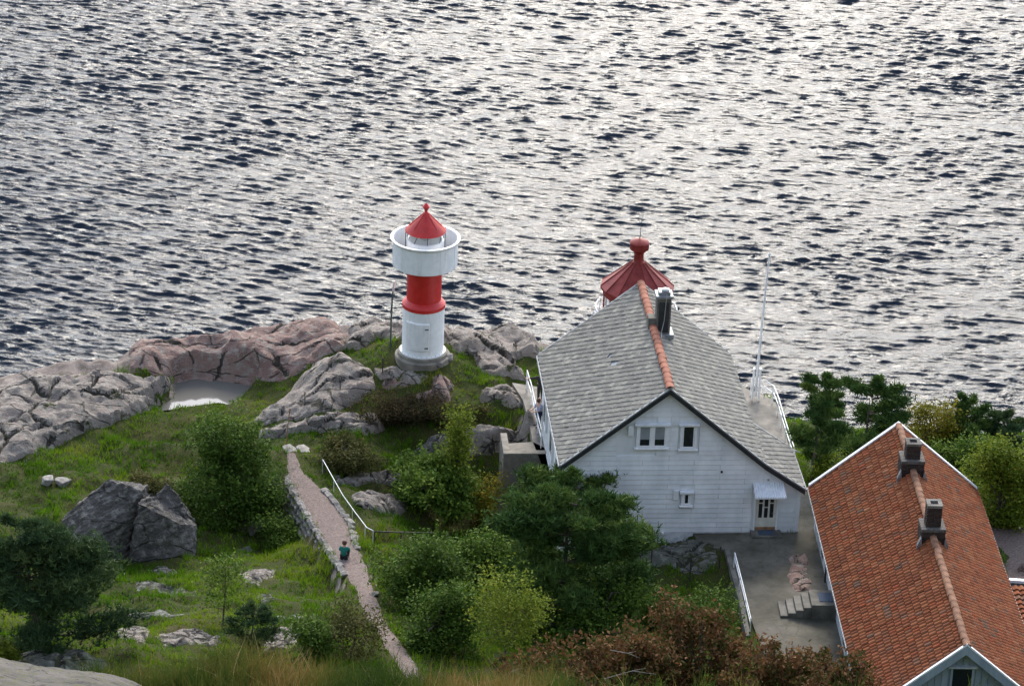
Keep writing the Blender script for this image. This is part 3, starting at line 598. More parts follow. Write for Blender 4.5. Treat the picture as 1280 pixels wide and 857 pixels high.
for pts, sd_ in ((((-1.2,1.5,3.7),(.5,.9,3.43),(-.5,-.1,2.0),(-2.5,-1.2,.6),(-3.4,.8,1.8),(-2.4,-1.0,-.7),(-3.5,1,-.7),(0,.3,-.7),(1,1.5,-.7),(-1,3,-.7),(.6,2.4,3.0),(-2.5,2.5,2)), 3),
                 (((.35,.25,3.1),(.45,-.15,2.0),(2.4,0,2.2),(3.1,.2,.7),(3.2,1.2,1.5),(1.2,-.55,-.5),(3,-.4,-.5),(-.2,-.1,-.5),(1.6,1.6,2.7),(.8,1.4,3.15),(3.1,1.5,-.5),(.3,-.3,1.1),(2.5,-.35,1.0)), 9),
                 (((1.1,1.7,2.9),(1.6,1.9,3.45),(2.2,1.7,3.0),(2.75,1.2,2.1),(2.6,.95,2.0),(1.2,1.3,2.5),(1.2,2.2,1.5),(2.9,2.1,1.2)), 14)):
    link('rock_block', hull_mesh('rock_block', pts, 7, .34, sd_, 1.1), 'rock_dark', bo, 16)
stone_me = []
for k in range(7):
    rs = np.random.default_rng(200+k); p = rs.uniform(-1, 1, (16,3)); p /= np.maximum(np.abs(p).max(1), .72*np.linalg.norm(p, axis=1))[:,None]
    me = hull_mesh('stone', p*.5, 0, .0, k, 2, .05); me.materials.append(M['stone']); me.shade_flat(); stone_me.append(me)
def stone(parent, loc, sx_, sy_, sz_, rz=0, name='stone'):
    return share(name, random.choice(stone_me), parent, loc, (random.uniform(-.15,.15), random.uniform(-.15,.15), rz), (sx_, sy_, sz_))
# dry-stone retaining wall, left edge of the path, and edging stones on the right
L_edge = [pc[i,:2] + pn[i]*pw[i]*1.04 for i in range(len(pc))]; R_edge = [pc[i,:2] - pn[i]*pw[i]*1.04 for i in range(len(pc))]
if L_edge[20][0] > R_edge[20][0]: L_edge, R_edge = R_edge, L_edge
def along(pts, zs, i0, i1, step):
    d = 0; out = []
    for i in range(i0, i1):
        a, b = np.array(pts[i]), np.array(pts[i+1]); l = np.linalg.norm(b-a); 
        while d < l:
            q = a+(b-a)*d/l; out.append((q[0], q[1], zs[i]+(zs[i+1]-zs[i])*d/l, math.atan2(b[1]-a[1], b[0]-a[0]), i)); d += step*random.uniform(.8,1.25)
        d -= l
    return out
rwall = T('retaining_wall', 'dry stone retaining wall along the left edge of the footpath', 'wall', (pc[18,0], pc[18,1], pc[18,2]))
org = np.array(rwall.location)
for course in range(6):
    for x, y, z, a, i in along(L_edge, pc[:,2], 9, 38, .40):
        hmax = 1.7*float(sstep(9, 16, i)*(1-sstep(24, 36, i))) + .1
        if course*.32 > hmax: continue
        ox, oy = -math.sin(a), math.cos(a)
        if (x+ox-pc[i,0])**2+(y+oy-pc[i,1])**2 < (x-ox-pc[i,0])**2+(y-oy-pc[i,1])**2: ox, oy = -ox, -oy
        k = .08*course+.02
        stone(rwall, np.array([x+ox*k, y+oy*k, z-.04-course*.32])-org, .46, random.uniform(.3,.5), random.uniform(.26,.36), a)
edg = T('path_edging', 'row of flat pale edging stones along the right side of the footpath', 'kerb', (pc[20,0], pc[20,1], pc[20,2])); org = np.array(edg.location)
for x, y, z, a, i in along(R_edge, pc[:,2], 16, 32, .5):
    stone(edg, np.array([x, y, z+.03])-org, random.uniform(.4,.7), random.uniform(.3,.45), random.uniform(.16,.3), a)
for px_, py_, s_, lb in ((361,562,.55,'left flat slab stone at the head of the footpath'), (378,562,.5,'right flat slab stone at the head of the footpath')):
    p = hit(px_, py_); o = prop(share('slab_stone', stone_me[1], None, (p[0], p[1], p[2]+.05), (0,0,.3), (.75,s_*2,.35)), lb, 'stone', 'slab stones at the path head')
# loose stones
for px_, py_, s_, lb in ((592,440,.6,'pale loose stone right of the lighthouse plinth'), (560,448,.55,'grey loose stone at the plinth foot'), (548,456,.5,'flat loose stone in front of the plinth'),
  (506,447,.45,'small loose stone left of the plinth'), (420,597,.3,'lone stone at the handrail foot'), (60,602,.6,'lone brownish stone in the far left meadow'), (76,604,.8,'larger of the two meadow stones left of the boulder'),
  (801,711,.5,'whitish stone near the fence post under the gable'), (470,744,.35,'white stone at the lower path edge'), (1247,664,.8,'flat kerb stone at the gravel edge right of red roof'), (1262,665,.7,'second kerb stone at the gravel edge'), (1276,664,.8,'outermost kerb stone at the gravel edge')):
    p = hit(px_, py_); prop(share('loose_stone', random.choice(stone_me), None, (p[0], p[1], p[2]+s_*.15), (0,0,random.random()*3), (s_*1.3, s_, s_*.7)), lb, 'stone', 'loose stones')
# gravel patch right of the red house
gp_ = [at_z(a, b, 9.7)[:2] for a, b in ((1236,662),(1330,662),(1340,730),(1262,735))]
def gravel_patch():
    m = MB(); m.slab(gp_, 9.2, 9.78); o = m.build('gravel_bed', 'gravel', None); prop(o, kind='structure'); KEEP.append(gp_)
gravel_patch()

# ================================================================== WHITE HOUSE
def project(p):
    x, y, z = p[0], p[1], p[2]-CZ
    fw = y*math.cos(P)-z*math.sin(P); up = y*math.sin(P)+z*math.cos(P); X = F*x/fw; Y = -F*up/fw
    c, s = math.cos(ROLL), math.sin(ROLL); return 640+c*X-s*Y, 428.5+s*X+c*Y
def z_for(x, y, py):
    lo, hi = 0, 40
    for _ in range(50):
        m = (lo+hi)/2
        if project((x, y, m))[1] > py: lo = m
        else: hi = m
    return lo
AP, LE, RE, EX = (-6.79, 8.02), (-11.96, 3.88), (-1.86, 3.90), (.19, 2.51)     # roof profile: apex, left eave, break, right eave
LEN = 12.3
def prof_z(x):
    if x < AP[0]: return AP[1] + (x-AP[0])*(AP[1]-LE[1])/(AP[0]-LE[0])
    if x < RE[0]: return AP[1] + (x-AP[0])*(RE[1]-AP[1])/(RE[0]-AP[0])
    return RE[1] + (x-RE[0])*(EX[1]-RE[1])/(EX[0]-RE[0])
wh = T('white_house', 'white clad house with grey diamond slate roof and red cupola behind', 'house', HC, A1)
def gable_poly(x0, x1, z0, drop):
    xs = sorted({x0, x1} | {x for x in (AP[0], RE[0]) if x0 < x < x1})
    return [(x0, z0), (x1, z0)] + [(x, prof_z(x)-drop) for x in reversed(xs)]
wl = MB(); wl.prism(gable_poly(-11.7, 0, 0, .2), .028, 4.0); wl.prism(gable_poly(-11.7, -2.15, 0, .2), 3.99, LEN-.3)
wall = wl.build('wall', 'white_house', wh)
fd = MB(); fd.box(-11.74, .03, -.02, 4.05, -6, -.01); fd.box(-11.74, -2.1, 4.0, LEN-.25, -6, -.015); fd.build('foundation', 'lime', wh)
def clip(poly, a, b, c):                        # keep a*x + b*z <= c
    out = []
    for i in range(len(poly)):
        p, q = poly[i], poly[(i+1) % len(poly)]; dp, dq = a*p[0]+b*p[1]-c, a*q[0]+b*q[1]-c
        if dp <= 0: out.append(p)
        if (dp < 0) != (dq < 0) and dp != dq:
            t = dp/(dp-dq); out.append((p[0]+(q[0]-p[0])*t, p[1]+(q[1]-p[1])*t))
    return out
def under(p, q, drop):                          # half plane below the line p-q
    s = (q[1]-p[1])/(q[0]-p[0]); return -s, 1, p[1]-s*p[0]-drop
OPEN = [(-9.35,-7.15,4.2,6.2), (-6.35,-5.05,4.2,6.2), (-6.1,-5.1,1.3,2.6), (-2.5,-1.0,-.1,2.6)]
row = .265; nb = 0
for k in range(31):
    z0, z1 = k*row, (k+1)*row-.014
    x = -11.72 + (0 if k % 2 else -1.3)
    while x < 0:
        x1 = min(x+2.55, .02); xa = max(x, -11.72); x = x+2.56
        segs = [(xa, x1)]
        if xa < RE[0] < x1: segs = [(xa, RE[0]-.004), (RE[0]+.004, x1)]
        for o_ in OPEN:                          # stop the boards at the frames
            if z0 < o_[3]-.1 and z1 > o_[2]+.1:
                ns = []
                for a, b in segs:
                    if o_[0]+.12 > a and o_[0]+.12 < b: ns.append((a, o_[0]+.12))
                    if o_[1]-.12 > a and o_[1]-.12 < b: ns.append((o_[1]-.12, b))
                    if b <= o_[0]+.12 or a >= o_[1]-.12: ns.append((a, b))
                segs = ns
        for a, b in segs:
            p = [(a, z0), (b, z0), (b, z1), (a, z1)]
            p = clip(p, *under(LE, AP, .16)); 
            if len(p) > 2: p = clip(p, *(under(AP, RE, .16) if (a+b)/2 < RE[0] else under(RE, EX, .16)))
            if len(p) < 3: continue
            n = len(p); m = MB(); vs = [(x_, -.034 if z_ < z0+.02 else -.012, z_) for x_, z_ in p] + [(x_, .03, z_) for x_, z_ in p]
            m.add(vs, [tuple(range(n)), tuple(range(2*n-1,n-1,-1))] + [(i,i+n,(i+1)%n+n,(i+1)%n) for i in range(n)])
            m.build('siding_board', 'white_house', wall); nb += 1
# roof body
def roof_body():
    m = MB(); t = .14
    for a, b, y0, y1 in ((LE, AP, -.3, LEN), (AP, RE, -.3, LEN), (RE, EX, -.3, 4.1)):
        m.prism([(a[0],a[1]-.05), (b[0],b[1]-.05), (b[0],b[1]-.05-t), (a[0],a[1]-.05-t)], y0, y1)
    return m.build('roof', 'lead', wh)
roof = roof_body()
def bar2(name, a, b, y0, y1, z0, z1, mat, par):   # a board under the roof edge from a to b (x, z)
    m = MB(); m.prism([(a[0],a[1]+z0), (b[0],b[1]+z0), (b[0],b[1]+z1), (a[0],a[1]+z1)], y0, y1); return m.build(name, mat, par)
for a, b in ((LE, AP), (AP, RE), (RE, EX)):
    bar2('barge_board', a, b, -.345, -.305, -.33, -.07, 'dark', roof)
    bar2('verge_flashing', a, b, -.36, -.22, -.066, .02, 'lead', roof)
for a, b in ((LE, AP), (AP, RE)): bar2('verge_flashing', a, b, LEN-.06, LEN+.05, -.07, .03, 'lead', roof)
g = MB(); g.tube([(LE[0]-.06,-.3,LE[1]-.09), (LE[0]-.06,LEN,LE[1]-.12)], .06, 8); g.build('gutter', 'lead', roof)
g = MB(); g.tube([(EX[0]+.06,-.3,EX[1]-.1), (EX[0]+.06,4.1,EX[1]-.1)], .06, 8); g.build('gutter', 'lead', roof)
bar2('verge_flashing', RE, EX, 4.06, 4.16, -.12, .04, 'lead', roof)
# diamond slates
def slate_plane(a, b, y0, y1, s=.33):
    """slates between eave a and upper edge b (x, z); returns (n,4,3) corners"""
    a = Vector((a[0], 0, a[1])); b = Vector((b[0], 0, b[1])); up = (b-a); Lb = up.length; up.normalize(); al = Vector((0,1,0))
    nrm = up.cross(al) if up.cross(al).z > 0 else al.cross(up); h = s/math.sqrt(2); out = []
    rows = int(Lb/h)+2
    for r in range(rows):
        for c in range(int((y1-y0)/(2*h))+2):
            ya = y0 + c*2*h + (h if r % 2 else 0); ub = r*h
            pts = [(ya, ub-h*1.12), (ya+h*1.04, ub), (ya, ub+h*1.12), (ya-h*1.04, ub)]
            lift = [.058, .027, .0, .027]; jit = random.gauss(0, .004)
            q = []
            for (yy, uu), l in zip(pts, lift):
                yy = min(max(yy, y0), y1); uu = min(max(uu, -.05), Lb)
                q.append(a + up*uu + al*yy + nrm*(l+jit+random.gauss(0,.003)-.04+.02))
            if (q[0]-q[2]).length > .15 and (q[1]-q[3]).length > .1: out.append((q, nrm))
    return out
sl = slate_plane(LE, AP, -.28, LEN) 
sl += slate_plane(RE, AP, -.28, LEN)
sl += slate_plane(EX, RE, -.28, 4.08)
def piece_mesh(name, q, nrm, th, org):
    me = bpy.data.meshes.new(name); v = [p-org for p in q] + [p-org-nrm*th for p in q]
    me.from_pydata(v, [], [(0,1,2,3), (0,4,5,1), (1,5,6,2), (2,6,7,3), (3,7,4,0)]); me.materials.append(M['slate']); return me
random.shuffle(sl); sl.sort(key=lambda s: (s[0][0].y+s[0][2].y) - .3*s[0][0].z)
hole = lambda q: any(math.hypot((q[0].y+q[2].y)/2-b, (q[0].x+q[2].x)/2-a) < .17 for a, b in ((-8.9,6.9),(-8.75,5.9)))
sl = [s for s in sl if not hole(s[0])]
for q, nrm in sl[:300]:
    if nrm.z < 0: nrm = -nrm
    org = (q[0]+q[2])/2; o = link('slate', piece_mesh('slate', q, nrm, .035, org), None, roof); o.location = org
V = []; Fc = []; vals = []
for q, nrm in sl[300:]:
    k = len(V); V += [tuple(p) for p in q] + [tuple(p-nrm*.035) for p in q]
    Fc += [(k,k+1,k+2,k+3), (k,k+4,k+5,k+1), (k+1,k+5,k+6,k+2), (k+2,k+6,k+7,k+3), (k+3,k+7,k+4,k)]; vals += [random.random()]*5
o = link('far_slates', mesh_np('far_slates', np.array(V), np.array(Fc), vals), 'slate', roof); o.data.shade_flat(); o['kind'] = 'stuff'
# red ridge tiles
def ridge_tile(length, r, th=.03):
    m = MB(); n = 8; vs = []
    for y, rr in ((0, r*1.0), (length, r*.86)):
        for k in range(n+1):
            t = math.pi*(k/n); vs.append((rr*1.1*math.cos(t), y, rr*.8*math.sin(t)))
    for y, rr in ((0, r-th), (length, r*.86-th)):
        for k in range(n+1):
            t = math.pi*(k/n); vs.append((rr*1.1*math.cos(t), y, rr*.8*math.sin(t)))
    q = n+1; fs = [(k,k+1,q+k+1,q+k) for k in range(n)] + [(k,k+1,2*q+k+1,2*q+k) for k in range(n)]
    m.add(vs, fs); return m
rt = ridge_tile(.62, .205).build('ridge_tile', 'ridge_w', roof, 50); rme = rt.data; bpy.data.objects.remove(rt)
y = -.36; k = 0
while y < LEN-.3:
    if not (6.2 < y < 7.3): share('ridge_tile', rme, roof, (AP[0]+random.gauss(0,.008), y, AP[1]-.02+.004*(k%2)), (R(2.2)*0+R(1.2), 0, random.gauss(0,.015)))
    y += .545; k += 1
# chimney with a metal cover
def white_chimney():
    c = Vector((AP[0]+.50, 7.15, 0)); b0 = prof_z(c.x)-.6
    m = MB(); m.box(c.x-.36, c.x+.36, c.y-.36, c.y+.36, b0, 9.55); st = m.build('chimney', 'concrete', roof, None, .02)
    m = MB(); m.box(c.x-.56, c.x+.56, c.y-.5, c.y+.5, 7.35, 7.62); m.build('chimney_collar', 'lead', st, None, .03)
    m = MB(); m.box(c.x-.26, c.x+.26, c.y-.385, c.y-.365, 7.7, 9.35); m.build('chimney_door', 'dark', st)
    m = MB(); m.box(c.x-.44, c.x+.44, c.y-.44, c.y+.44, 9.55, 9.7); m.box(c.x-.30, c.x+.30, c.y-.30, c.y+.30, 9.7, 9.86); m.build('chimney_cap', 'lead', st, None, .02)
    m = MB(); m.lathe([(.0,10.03),(.15,10.0),(.2,9.95),(.2,9.87)], 14, c.x+.05, c.y-.1); m.build('cowl', 'steel', st, 40)
    m = MB(); m.tube([(c.x+.08,c.y-.44,9.8), (c.x+.02,c.y-.47,8.4), (c.x-.1,c.y-.6,prof_z(c.x-.1)+.2), (c.x-.22,c.y-1.5,prof_z(c.x-.22)+.12)], .02, 5); m.build('lightning_conductor', 'steel', st)
    m = MB(); m.box(c.x-.75,c.x-.37,c.y-.3,c.y+.3,prof_z(c.x-.5)-.5,prof_z(c.x-.5)+.42); m.build('chimney_flashing', 'concrete', st)
white_chimney()
# windows and door of the gable
def window(name, x0, x1, z0, z1, par, mull=(), blind=0, y=-.02, frame='white'):
    t = .12
    m = MB(); m.box(x0, x1, y-.03, y+.015, z0, z1); w_ = m.build(name, 'glass', par)
    m = MB()
    m.box(x0-t, x0, y-.07, y+.03, z0-.02, z1+.02); m.box(x1, x1+t, y-.07, y+.03, z0-.02, z1+.02)
    for q in mull: m.box(q-.07, q+.07, y-.065, y+.03, z0, z1)
    for a, b in zip([x0]+[q+.07 for q in mull], [q-.07 for q in mull]+[x1]):
        for za, zb in ((z0, z0+.09), (z1-.09, z1)): m.box(a, b, y-.055, y+.02, za, zb)
        m.box(a, a+.06, y-.054, y+.02, z0+.09, z1-.09); m.box(b-.06, b, y-.054, y+.02, z0+.09, z1-.09)
    m.build('frame', frame, w_, None, .006)
    m = MB(); m.box(x0-t-.08, x1+t+.08, y-.15, y+.03, z0-.1, z0-.022); m.build('sill', frame, w_, None, .01)
    m = MB(); m.box(x0-t-.1, x1+t+.1, y-.20, y+.03, z1+.022, z1+.13); m.build('drip_cap', 'metalwhite', w_, None, .01)
    if blind:
        m = MB(); m.box(x0+.05, x1-.05, y-.036, y-.031, z0+blind, z1-.09); m.build('blind', 'blind', w_)
    return w_
def hx(px, py):                                # a pixel on the gable plane, in house x, z
    d = ray(px, py); n = np.array([-math.sin(A1), math.cos(A1), 0]); o = HC-np.array([0,0,CZ]); t = (o@n)/(d@n); p = d*t-o
    return p[0]*math.cos(A1)+p[1]*math.sin(A1), p[2]
def win_px(px0, py0, px1, py1):                # top-left and bottom-right pixels
    a = hx(px0, py0); b = hx(px1, py1); c = hx(px1, py0); d_ = hx(px0, py1)
    return (a[0]+d_[0])/2, (b[0]+c[0])/2, (b[1]+d_[1])/2, (a[1]+c[1])/2
q = win_px(798.5, 531, 832, 558); window('window', *q, wh, mull=((q[0]+q[1])/2,), blind=.42)
q = win_px(853, 531, 868, 559.5); window('window', *q, wh)
q = win_px(854.5, 615.5, 861.5, 630); window('window', *q, wh, mull=())
for a, b in ((787, 531), (843.5, 611)):
    x_, z_ = hx(a, b); m = MB(); m.box(x_-.07, x_+.2, -.13, -.02, z_-.55, z_); m.build('vent_box', 'white', wh, None, .02)
for a, b in ((902, 589), (960.5, 599)):
    x_, z_ = hx(a, b); m = MB(); m.tube([(x_, -.01, z_), (x_, -.07, z_)], .06, 8); m.build('wall_bracket', 'dark' if a < 950 else 'steel', wh)
x_, z_ = hx(828, 665); m = MB(); m.lathe([(0,z_+.1),(.08,z_+.06),(.1,z_-.02),(.06,z_-.1),(0,z_-.12)], 10, x_, -.08); m.build('lamp', 'white', wh, 40)
dx0 = hx(943, 655)[0]; dx1 = hx(972, 655)[0]-.12
def front_door():
    d_ = MB(); d_.box(dx0, dx1, -.03, .0, .12, 2.12); D_ = d_.build('door', 'cream', wh); W_ = dx1-dx0
    m = MB(); m.box(dx0-.1, dx0, -.09, .02, 0, 2.25); m.box(dx1, dx1+.1, -.09, .02, 0, 2.25); m.box(dx0, dx1, -.09, .02, 2.12, 2.25); m.build('frame', 'white', D_, None, .008)
    for i in range(3):
        xa = dx0+.10+i*(W_-.2)/3+.05; xb = dx0+.10+(i+1)*(W_-.2)/3-.05; zs = ((.78,1.55),(1.62,2.02)) if i != 1 else ((.78,1.32),(1.39,2.02))
        for za, zb in zs: m = MB(); m.box(xa, xb, -.036, -.031, za, zb); m.build('pane', 'glass', D_)
    m = MB(); m.box(dx0+.02, dx1-.02, -.06, -.031, .13, .26); m.build('kick_board', 'wood', D_)
    m = MB(); m.tube([(dx1-.08,-.1,1.05),(dx1-.2,-.1,1.05)], .015, 6); m.tube([(dx1-.08,-.03,1.05),(dx1-.08,-.1,1.05)], .015, 6); m.build('handle', 'steel', D_)
    m = MB(); m.box(dx0-.2, dx1+.25, -.75, -.01, -.35, .10); st = m.build('doorstep', 'concrete', wh, None, .02)
    m = MB(); m.box(dx0+.15, dx1-.1, -.6, -.15, .10, .125); m.build('door_mat', 'mat', st)
    # corrugated canopy
    n = 13; xs = np.linspace(dx0-.22, dx1+.3, n*2+1); vs = []
    for j, (yy, zz) in enumerate(((-.02, 2.72), (-.95, 2.36))):
        vs += [(x, yy, zz+(.035 if i % 2 else -.035)) for i, x in enumerate(xs)]
    q = len(xs); m = MB(); m.add(vs, [(i,i+1,q+i+1,q+i) for i in range(q-1)]); cn = m.build('canopy', 'metalwhite', wh)
    s_ = cn.modifiers.new('t', 'SOLIDIFY'); s_.thickness = .012
    for x in (dx0-.2, dx1+.27): m = MB(); m.prism([(x-.02,2.31),(x+.02,2.31),(x+.02,2.36),(x-.02,2.36)], -.94, -.02); m.build('canopy_bracket', 'white', cn)
    m = MB(); m.box(dx0-.21, dx1+.29, -.955, -.925, 2.28, 2.34); m.build('canopy_rail', 'white', cn)
front_door()
m = MB(); m.box(-11.73, -11.5, -.05, .0, 0, 3.65); m.build('corner_board', 'white', wh); m = MB(); m.box(-.12, .05, -.045, .02, 0, 2.28); m.build('corner_board', 'white', wh)
for yy in (2.2, 5.4, 8.8):
    m = MB(); m.box(-11.78, -11.7, yy, yy+1.1, 1.2, 2.5); w_ = m.build('window', 'glass', wh)
    m = MB(); m.box(-11.82,-11.7,yy-.12,yy,1.1,2.6); m.box(-11.82,-11.7,yy+1.1,yy+1.22,1.1,2.6); m.box(-11.82,-11.7,yy,yy+1.1,2.5,2.6); m.box(-11.82,-11.7,yy,yy+1.1,1.1,1.2); m.build('frame', 'white', w_)
# the old lantern: round tower at the seaward gable with a red cupola
def cupola():
    cx, cy = -6.72, 14.1; p = hloc(cx, cy); zr = z_for(p[0], p[1], 357)-HC[2]; za = z_for(p[0], p[1], 326.5)-HC[2]; rr = 46.3/ppm((p[0],p[1],zr+HC[2]))
    m = MB(); m.lathe([(rr*.96,-1),(rr*.96,zr-2.35)], 40, cx, cy); m.lathe([(rr*1.14,zr-2.5),(rr*1.14,zr-2.32),(0,zr-2.32)], 40, cx, cy); tw = m.build('lantern_tower', 'white', wh, 40)
    m = MB(); m.lathe([(rr*.90,zr-2.31),(rr*.90,zr-1.6)], 24, cx, cy); m.lathe([(rr*.93,zr-.42),(rr*.93,zr-.1),(rr*.8,zr-.05)], 24, cx, cy); m.build('lantern_drum', 'oldred', tw, 40)
    m = MB(); m.lathe([(rr*.87,zr-1.6),(rr*.87,zr-.42)], 24, cx, cy); m.build('lantern_glass', 'clear', tw, 40)
    for k in range(12):
        t = 2*math.pi*k/12; m = MB(); m.tube([(cx+rr*.89*math.cos(t),cy+rr*.89*math.sin(t),zr-1.6),(cx+rr*.89*math.cos(t),cy+rr*.89*math.sin(t),zr-.42)], .045, 5); m.build('glazing_bar', 'oldred', tw)
    n = 14; prof = [(rr*.94,zr-.14),(rr,zr-.12),(rr*1.0,zr),(rr*.16,za-.02),(.13*rr,za+.02)]
    m = MB(); m.lathe(prof, n, cx, cy); cone = m.build('cupola_roof', 'oldred', tw)
    for k in range(n):
        t = 2*math.pi*k/n; m = MB(); m.tube([(cx+rr*1.005*math.cos(t),cy+rr*1.005*math.sin(t),zr+.01),(cx+rr*.17*math.cos(t),cy+rr*.17*math.sin(t),za)], .022, 4); m.build('roof_seam', 'oldred', cone)
    m = MB(); m.lathe([(.30,za-.04),(.27,za),(.25,za+.45),(.30,za+.55),(.50,za+.72),(.50,za+1.02),(.52,za+1.04),(.52,za+1.08),(.44,za+1.16),(.0,za+1.3)], 20, cx, cy); m.build('ventilator', 'oldred', cone, 40)
    m = MB(); m.tube([(cx,cy,za+1.25),(cx+.03,cy,za+2.1),(cx+.09,cy,za+2.75)], [.02,.015,.008], 5); m.build('lightning_rod', 'iron', cone)
    m = MB()
    for h in (.35, .7, 1.05): m.lathe([(rr*1.1,zr-2.32+h),(rr*1.1+.04,zr-2.29+h),(rr*1.1,zr-2.26+h),(rr*1.1-.04,zr-2.29+h),(rr*1.1,zr-2.32+h)], 40, cx, cy)
    rl = m.build('gallery_rail', 'white', tw, 60)
    for k in range(16):
        t = 2*math.pi*(k+.5)/16; m = MB(); m.tube([(cx+rr*1.1*math.cos(t),cy+rr*1.1*math.sin(t),zr-2.32),(cx+rr*1.1*math.cos(t),cy+rr*1.1*math.sin(t),zr-1.2)], .03, 5); m.build('baluster', 'white', rl)
cupola()

# ================================================================== RED-TILED HOUSE
GW, GE_, GL = 4.18, -3.53, 21.58
rh = T('red_tiled_house', 'long pale boarded house with orange pantile roof and two chimneys', 'house', GA, A2)
wz0, wi = -7.5, .38
m = MB(); s_ = -GE_/GW
m.prism([(-GW+wi,wz0),(GW-wi,wz0),(GW-wi,GE_+.1),(0,-.3),(-GW+wi,GE_+.1)], -GL+.42, -.35); rwl = m.build('wall', 'bluewood', rh)
m = MB(); m.box(-GW+wi-.05, GW-wi+.05, -GL+.37, -.3, -9, -5.75); m.build('foundation', 'concrete', rh)
m = MB(); t = .12
for sg in (-1, 1): m.prism([(0,-.06),(sg*GW,GE_-.06),(sg*GW,GE_-.06-t),(0,-.06-t)], -GL, 0)
rroof = m.build('roof', 'dark', rh)
for sg in (-1, 1):
    for y0, y1 in ((-GL-.03, -GL+.05), (-.1, .03)):
        bar2('verge_cap', (0,.09), (sg*(GW+.02),GE_+.09), y0-.03, y1+.03, -.04, .05, 'metalwhite', rroof)
    bar2('barge_board', (0,-.02), (sg*(GW+.02),GE_-.02), -GL-.05, -GL-.01, -.38, .06, 'bluewood', rroof)
    bar2('barge_board', (0,-.02), (sg*(GW+.02),GE_-.02), .01, .05, -.38, .06, 'bluewood', rroof)
    bar2('barge_trim', (0,-.02), (sg*(GW-.3),GE_+.25), -GL+.05, -GL+.38, -.42, -.30, 'bluewood', rroof)
    m = MB(); m.tube([(sg*(GW+.05),-GL,GE_-.08),(sg*(GW+.05),0,GE_-.08)], .055, 8); m.build('gutter', 'lead', rroof)
# pantiles
TWd, TLn = .2735, .375
def pantile_mesh():
    xs = np.linspace(-.5, .5, 8)*TWd*1.04; zc = .034*np.sin(np.linspace(-.5,.5,8)*2*math.pi+.6); V = []; n = 8
    for u, lift in ((-.03, .085), (TLn*1.06, .0)):
        for x, z in zip(xs, zc): V.append((x, u, z+lift))
    for x, z in zip(xs, zc): V.append((x, -.03, z+.085-.075))
    Fc = [(k,k+1,n+k+1,n+k) for k in range(n-1)] + [(2*n+k,2*n+k+1,k+1,k) for k in range(n-1)]
    return np.array(V), np.array(Fc)
tv, tf = pantile_mesh(); tme = mesh_np('roof_tile', tv, tf); tme.materials.append(M['tile']); tme.shade_smooth(); tme.set_sharp_from_angle(angle=R(45))
SL = math.hypot(GW, GE_); nrow = int(round(SL/TLn)); ncol = int(round(GL/TWd)); tiles = []
for sg in (-1, 1):
    up = Vector((-sg*GW, 0, -GE_)).normalized(); al = Vector((0, -sg, 0)); nm = al.cross(up)
    if nm.z < 0: al = -al; nm = al.cross(up)
    for r in range(nrow):
        for c in range(ncol):
            yy = -GL + (c+.5)*GL/ncol; u = r*SL/nrow
            tiles.append((Vector((sg*GW, yy, GE_)) + up*u + nm*(-.03+random.gauss(0,.005)) + al*random.gauss(0,.006), al, up, nm, random.gauss(0,.012)))
def tmat(p, al, up, nm, j):
    mt = Matrix.Identity(4); mt.col[0][:3] = al; mt.col[1][:3] = up; mt.col[2][:3] = nm; mt.col[3][:3] = p; return mt @ Matrix.Rotation(j, 4, 'Z')
hm_ = Matrix.Translation(GA) @ Matrix.Rotation(A2, 4, 'Z')
def inview(p):
    x_, y_ = project(hm_ @ p); return -6 < x_ < 1286 and y_ < 862
tiles.sort(key=lambda t: (not inview(t[0]), t[0].y + (3 if t[1].y > 0 else 0)*.2))
for t in tiles[:300]:
    o = bpy.data.objects.new('roof_tile', tme); C.objects.link(o); o.parent = rroof; o.matrix_local = tmat(*t)
V = []; Fc = []; vals = []; tvh = np.concatenate([tv, np.ones((len(tv),1))], 1)
for i, t in enumerate(tiles[300:]):
    V.append((tvh @ np.array(tmat(*t)).T)[:,:3]); Fc.append(tf+i*len(tv)); vals += [random.random()]*len(tf)
me = mesh_np('far_roof_tiles', np.concatenate(V), np.concatenate(Fc), vals); o = link('far_roof_tiles', me, 'tile', rroof, 45); o['kind'] = 'stuff'
def gy_for(py):                                # ridge position for a pixel row
    lo, hi = -GL, 0
    for _ in range(40):
        mm = (lo+hi)/2
        if project(gloc(0, mm, 0))[1] > py: lo = mm
        else: hi = mm
    return lo
c1, c2 = gy_for(581), gy_for(664)
rt = ridge_tile(.63, .17).build('ridge_tile', 'ridge_r', rroof, 50); rme2 = rt.data; bpy.data.objects.remove(rt)
y = -GL-.03
while y < -.4:
    if not any(c-.75 < y+.3 < c+.75 for c in (c1, c2)): share('ridge_tile', rme2, rroof, (random.gauss(0,.008), y, .0), (R(1.3), 0, random.gauss(0,.02)))
    y += .55
bk = MB(); bk.box(-.5,.5,-.5,.5,-.5,.5); bk_ = bk.build('brick', 'brick', None, None, .04); bme = bk_.data; bpy.data.objects.remove(bk_)
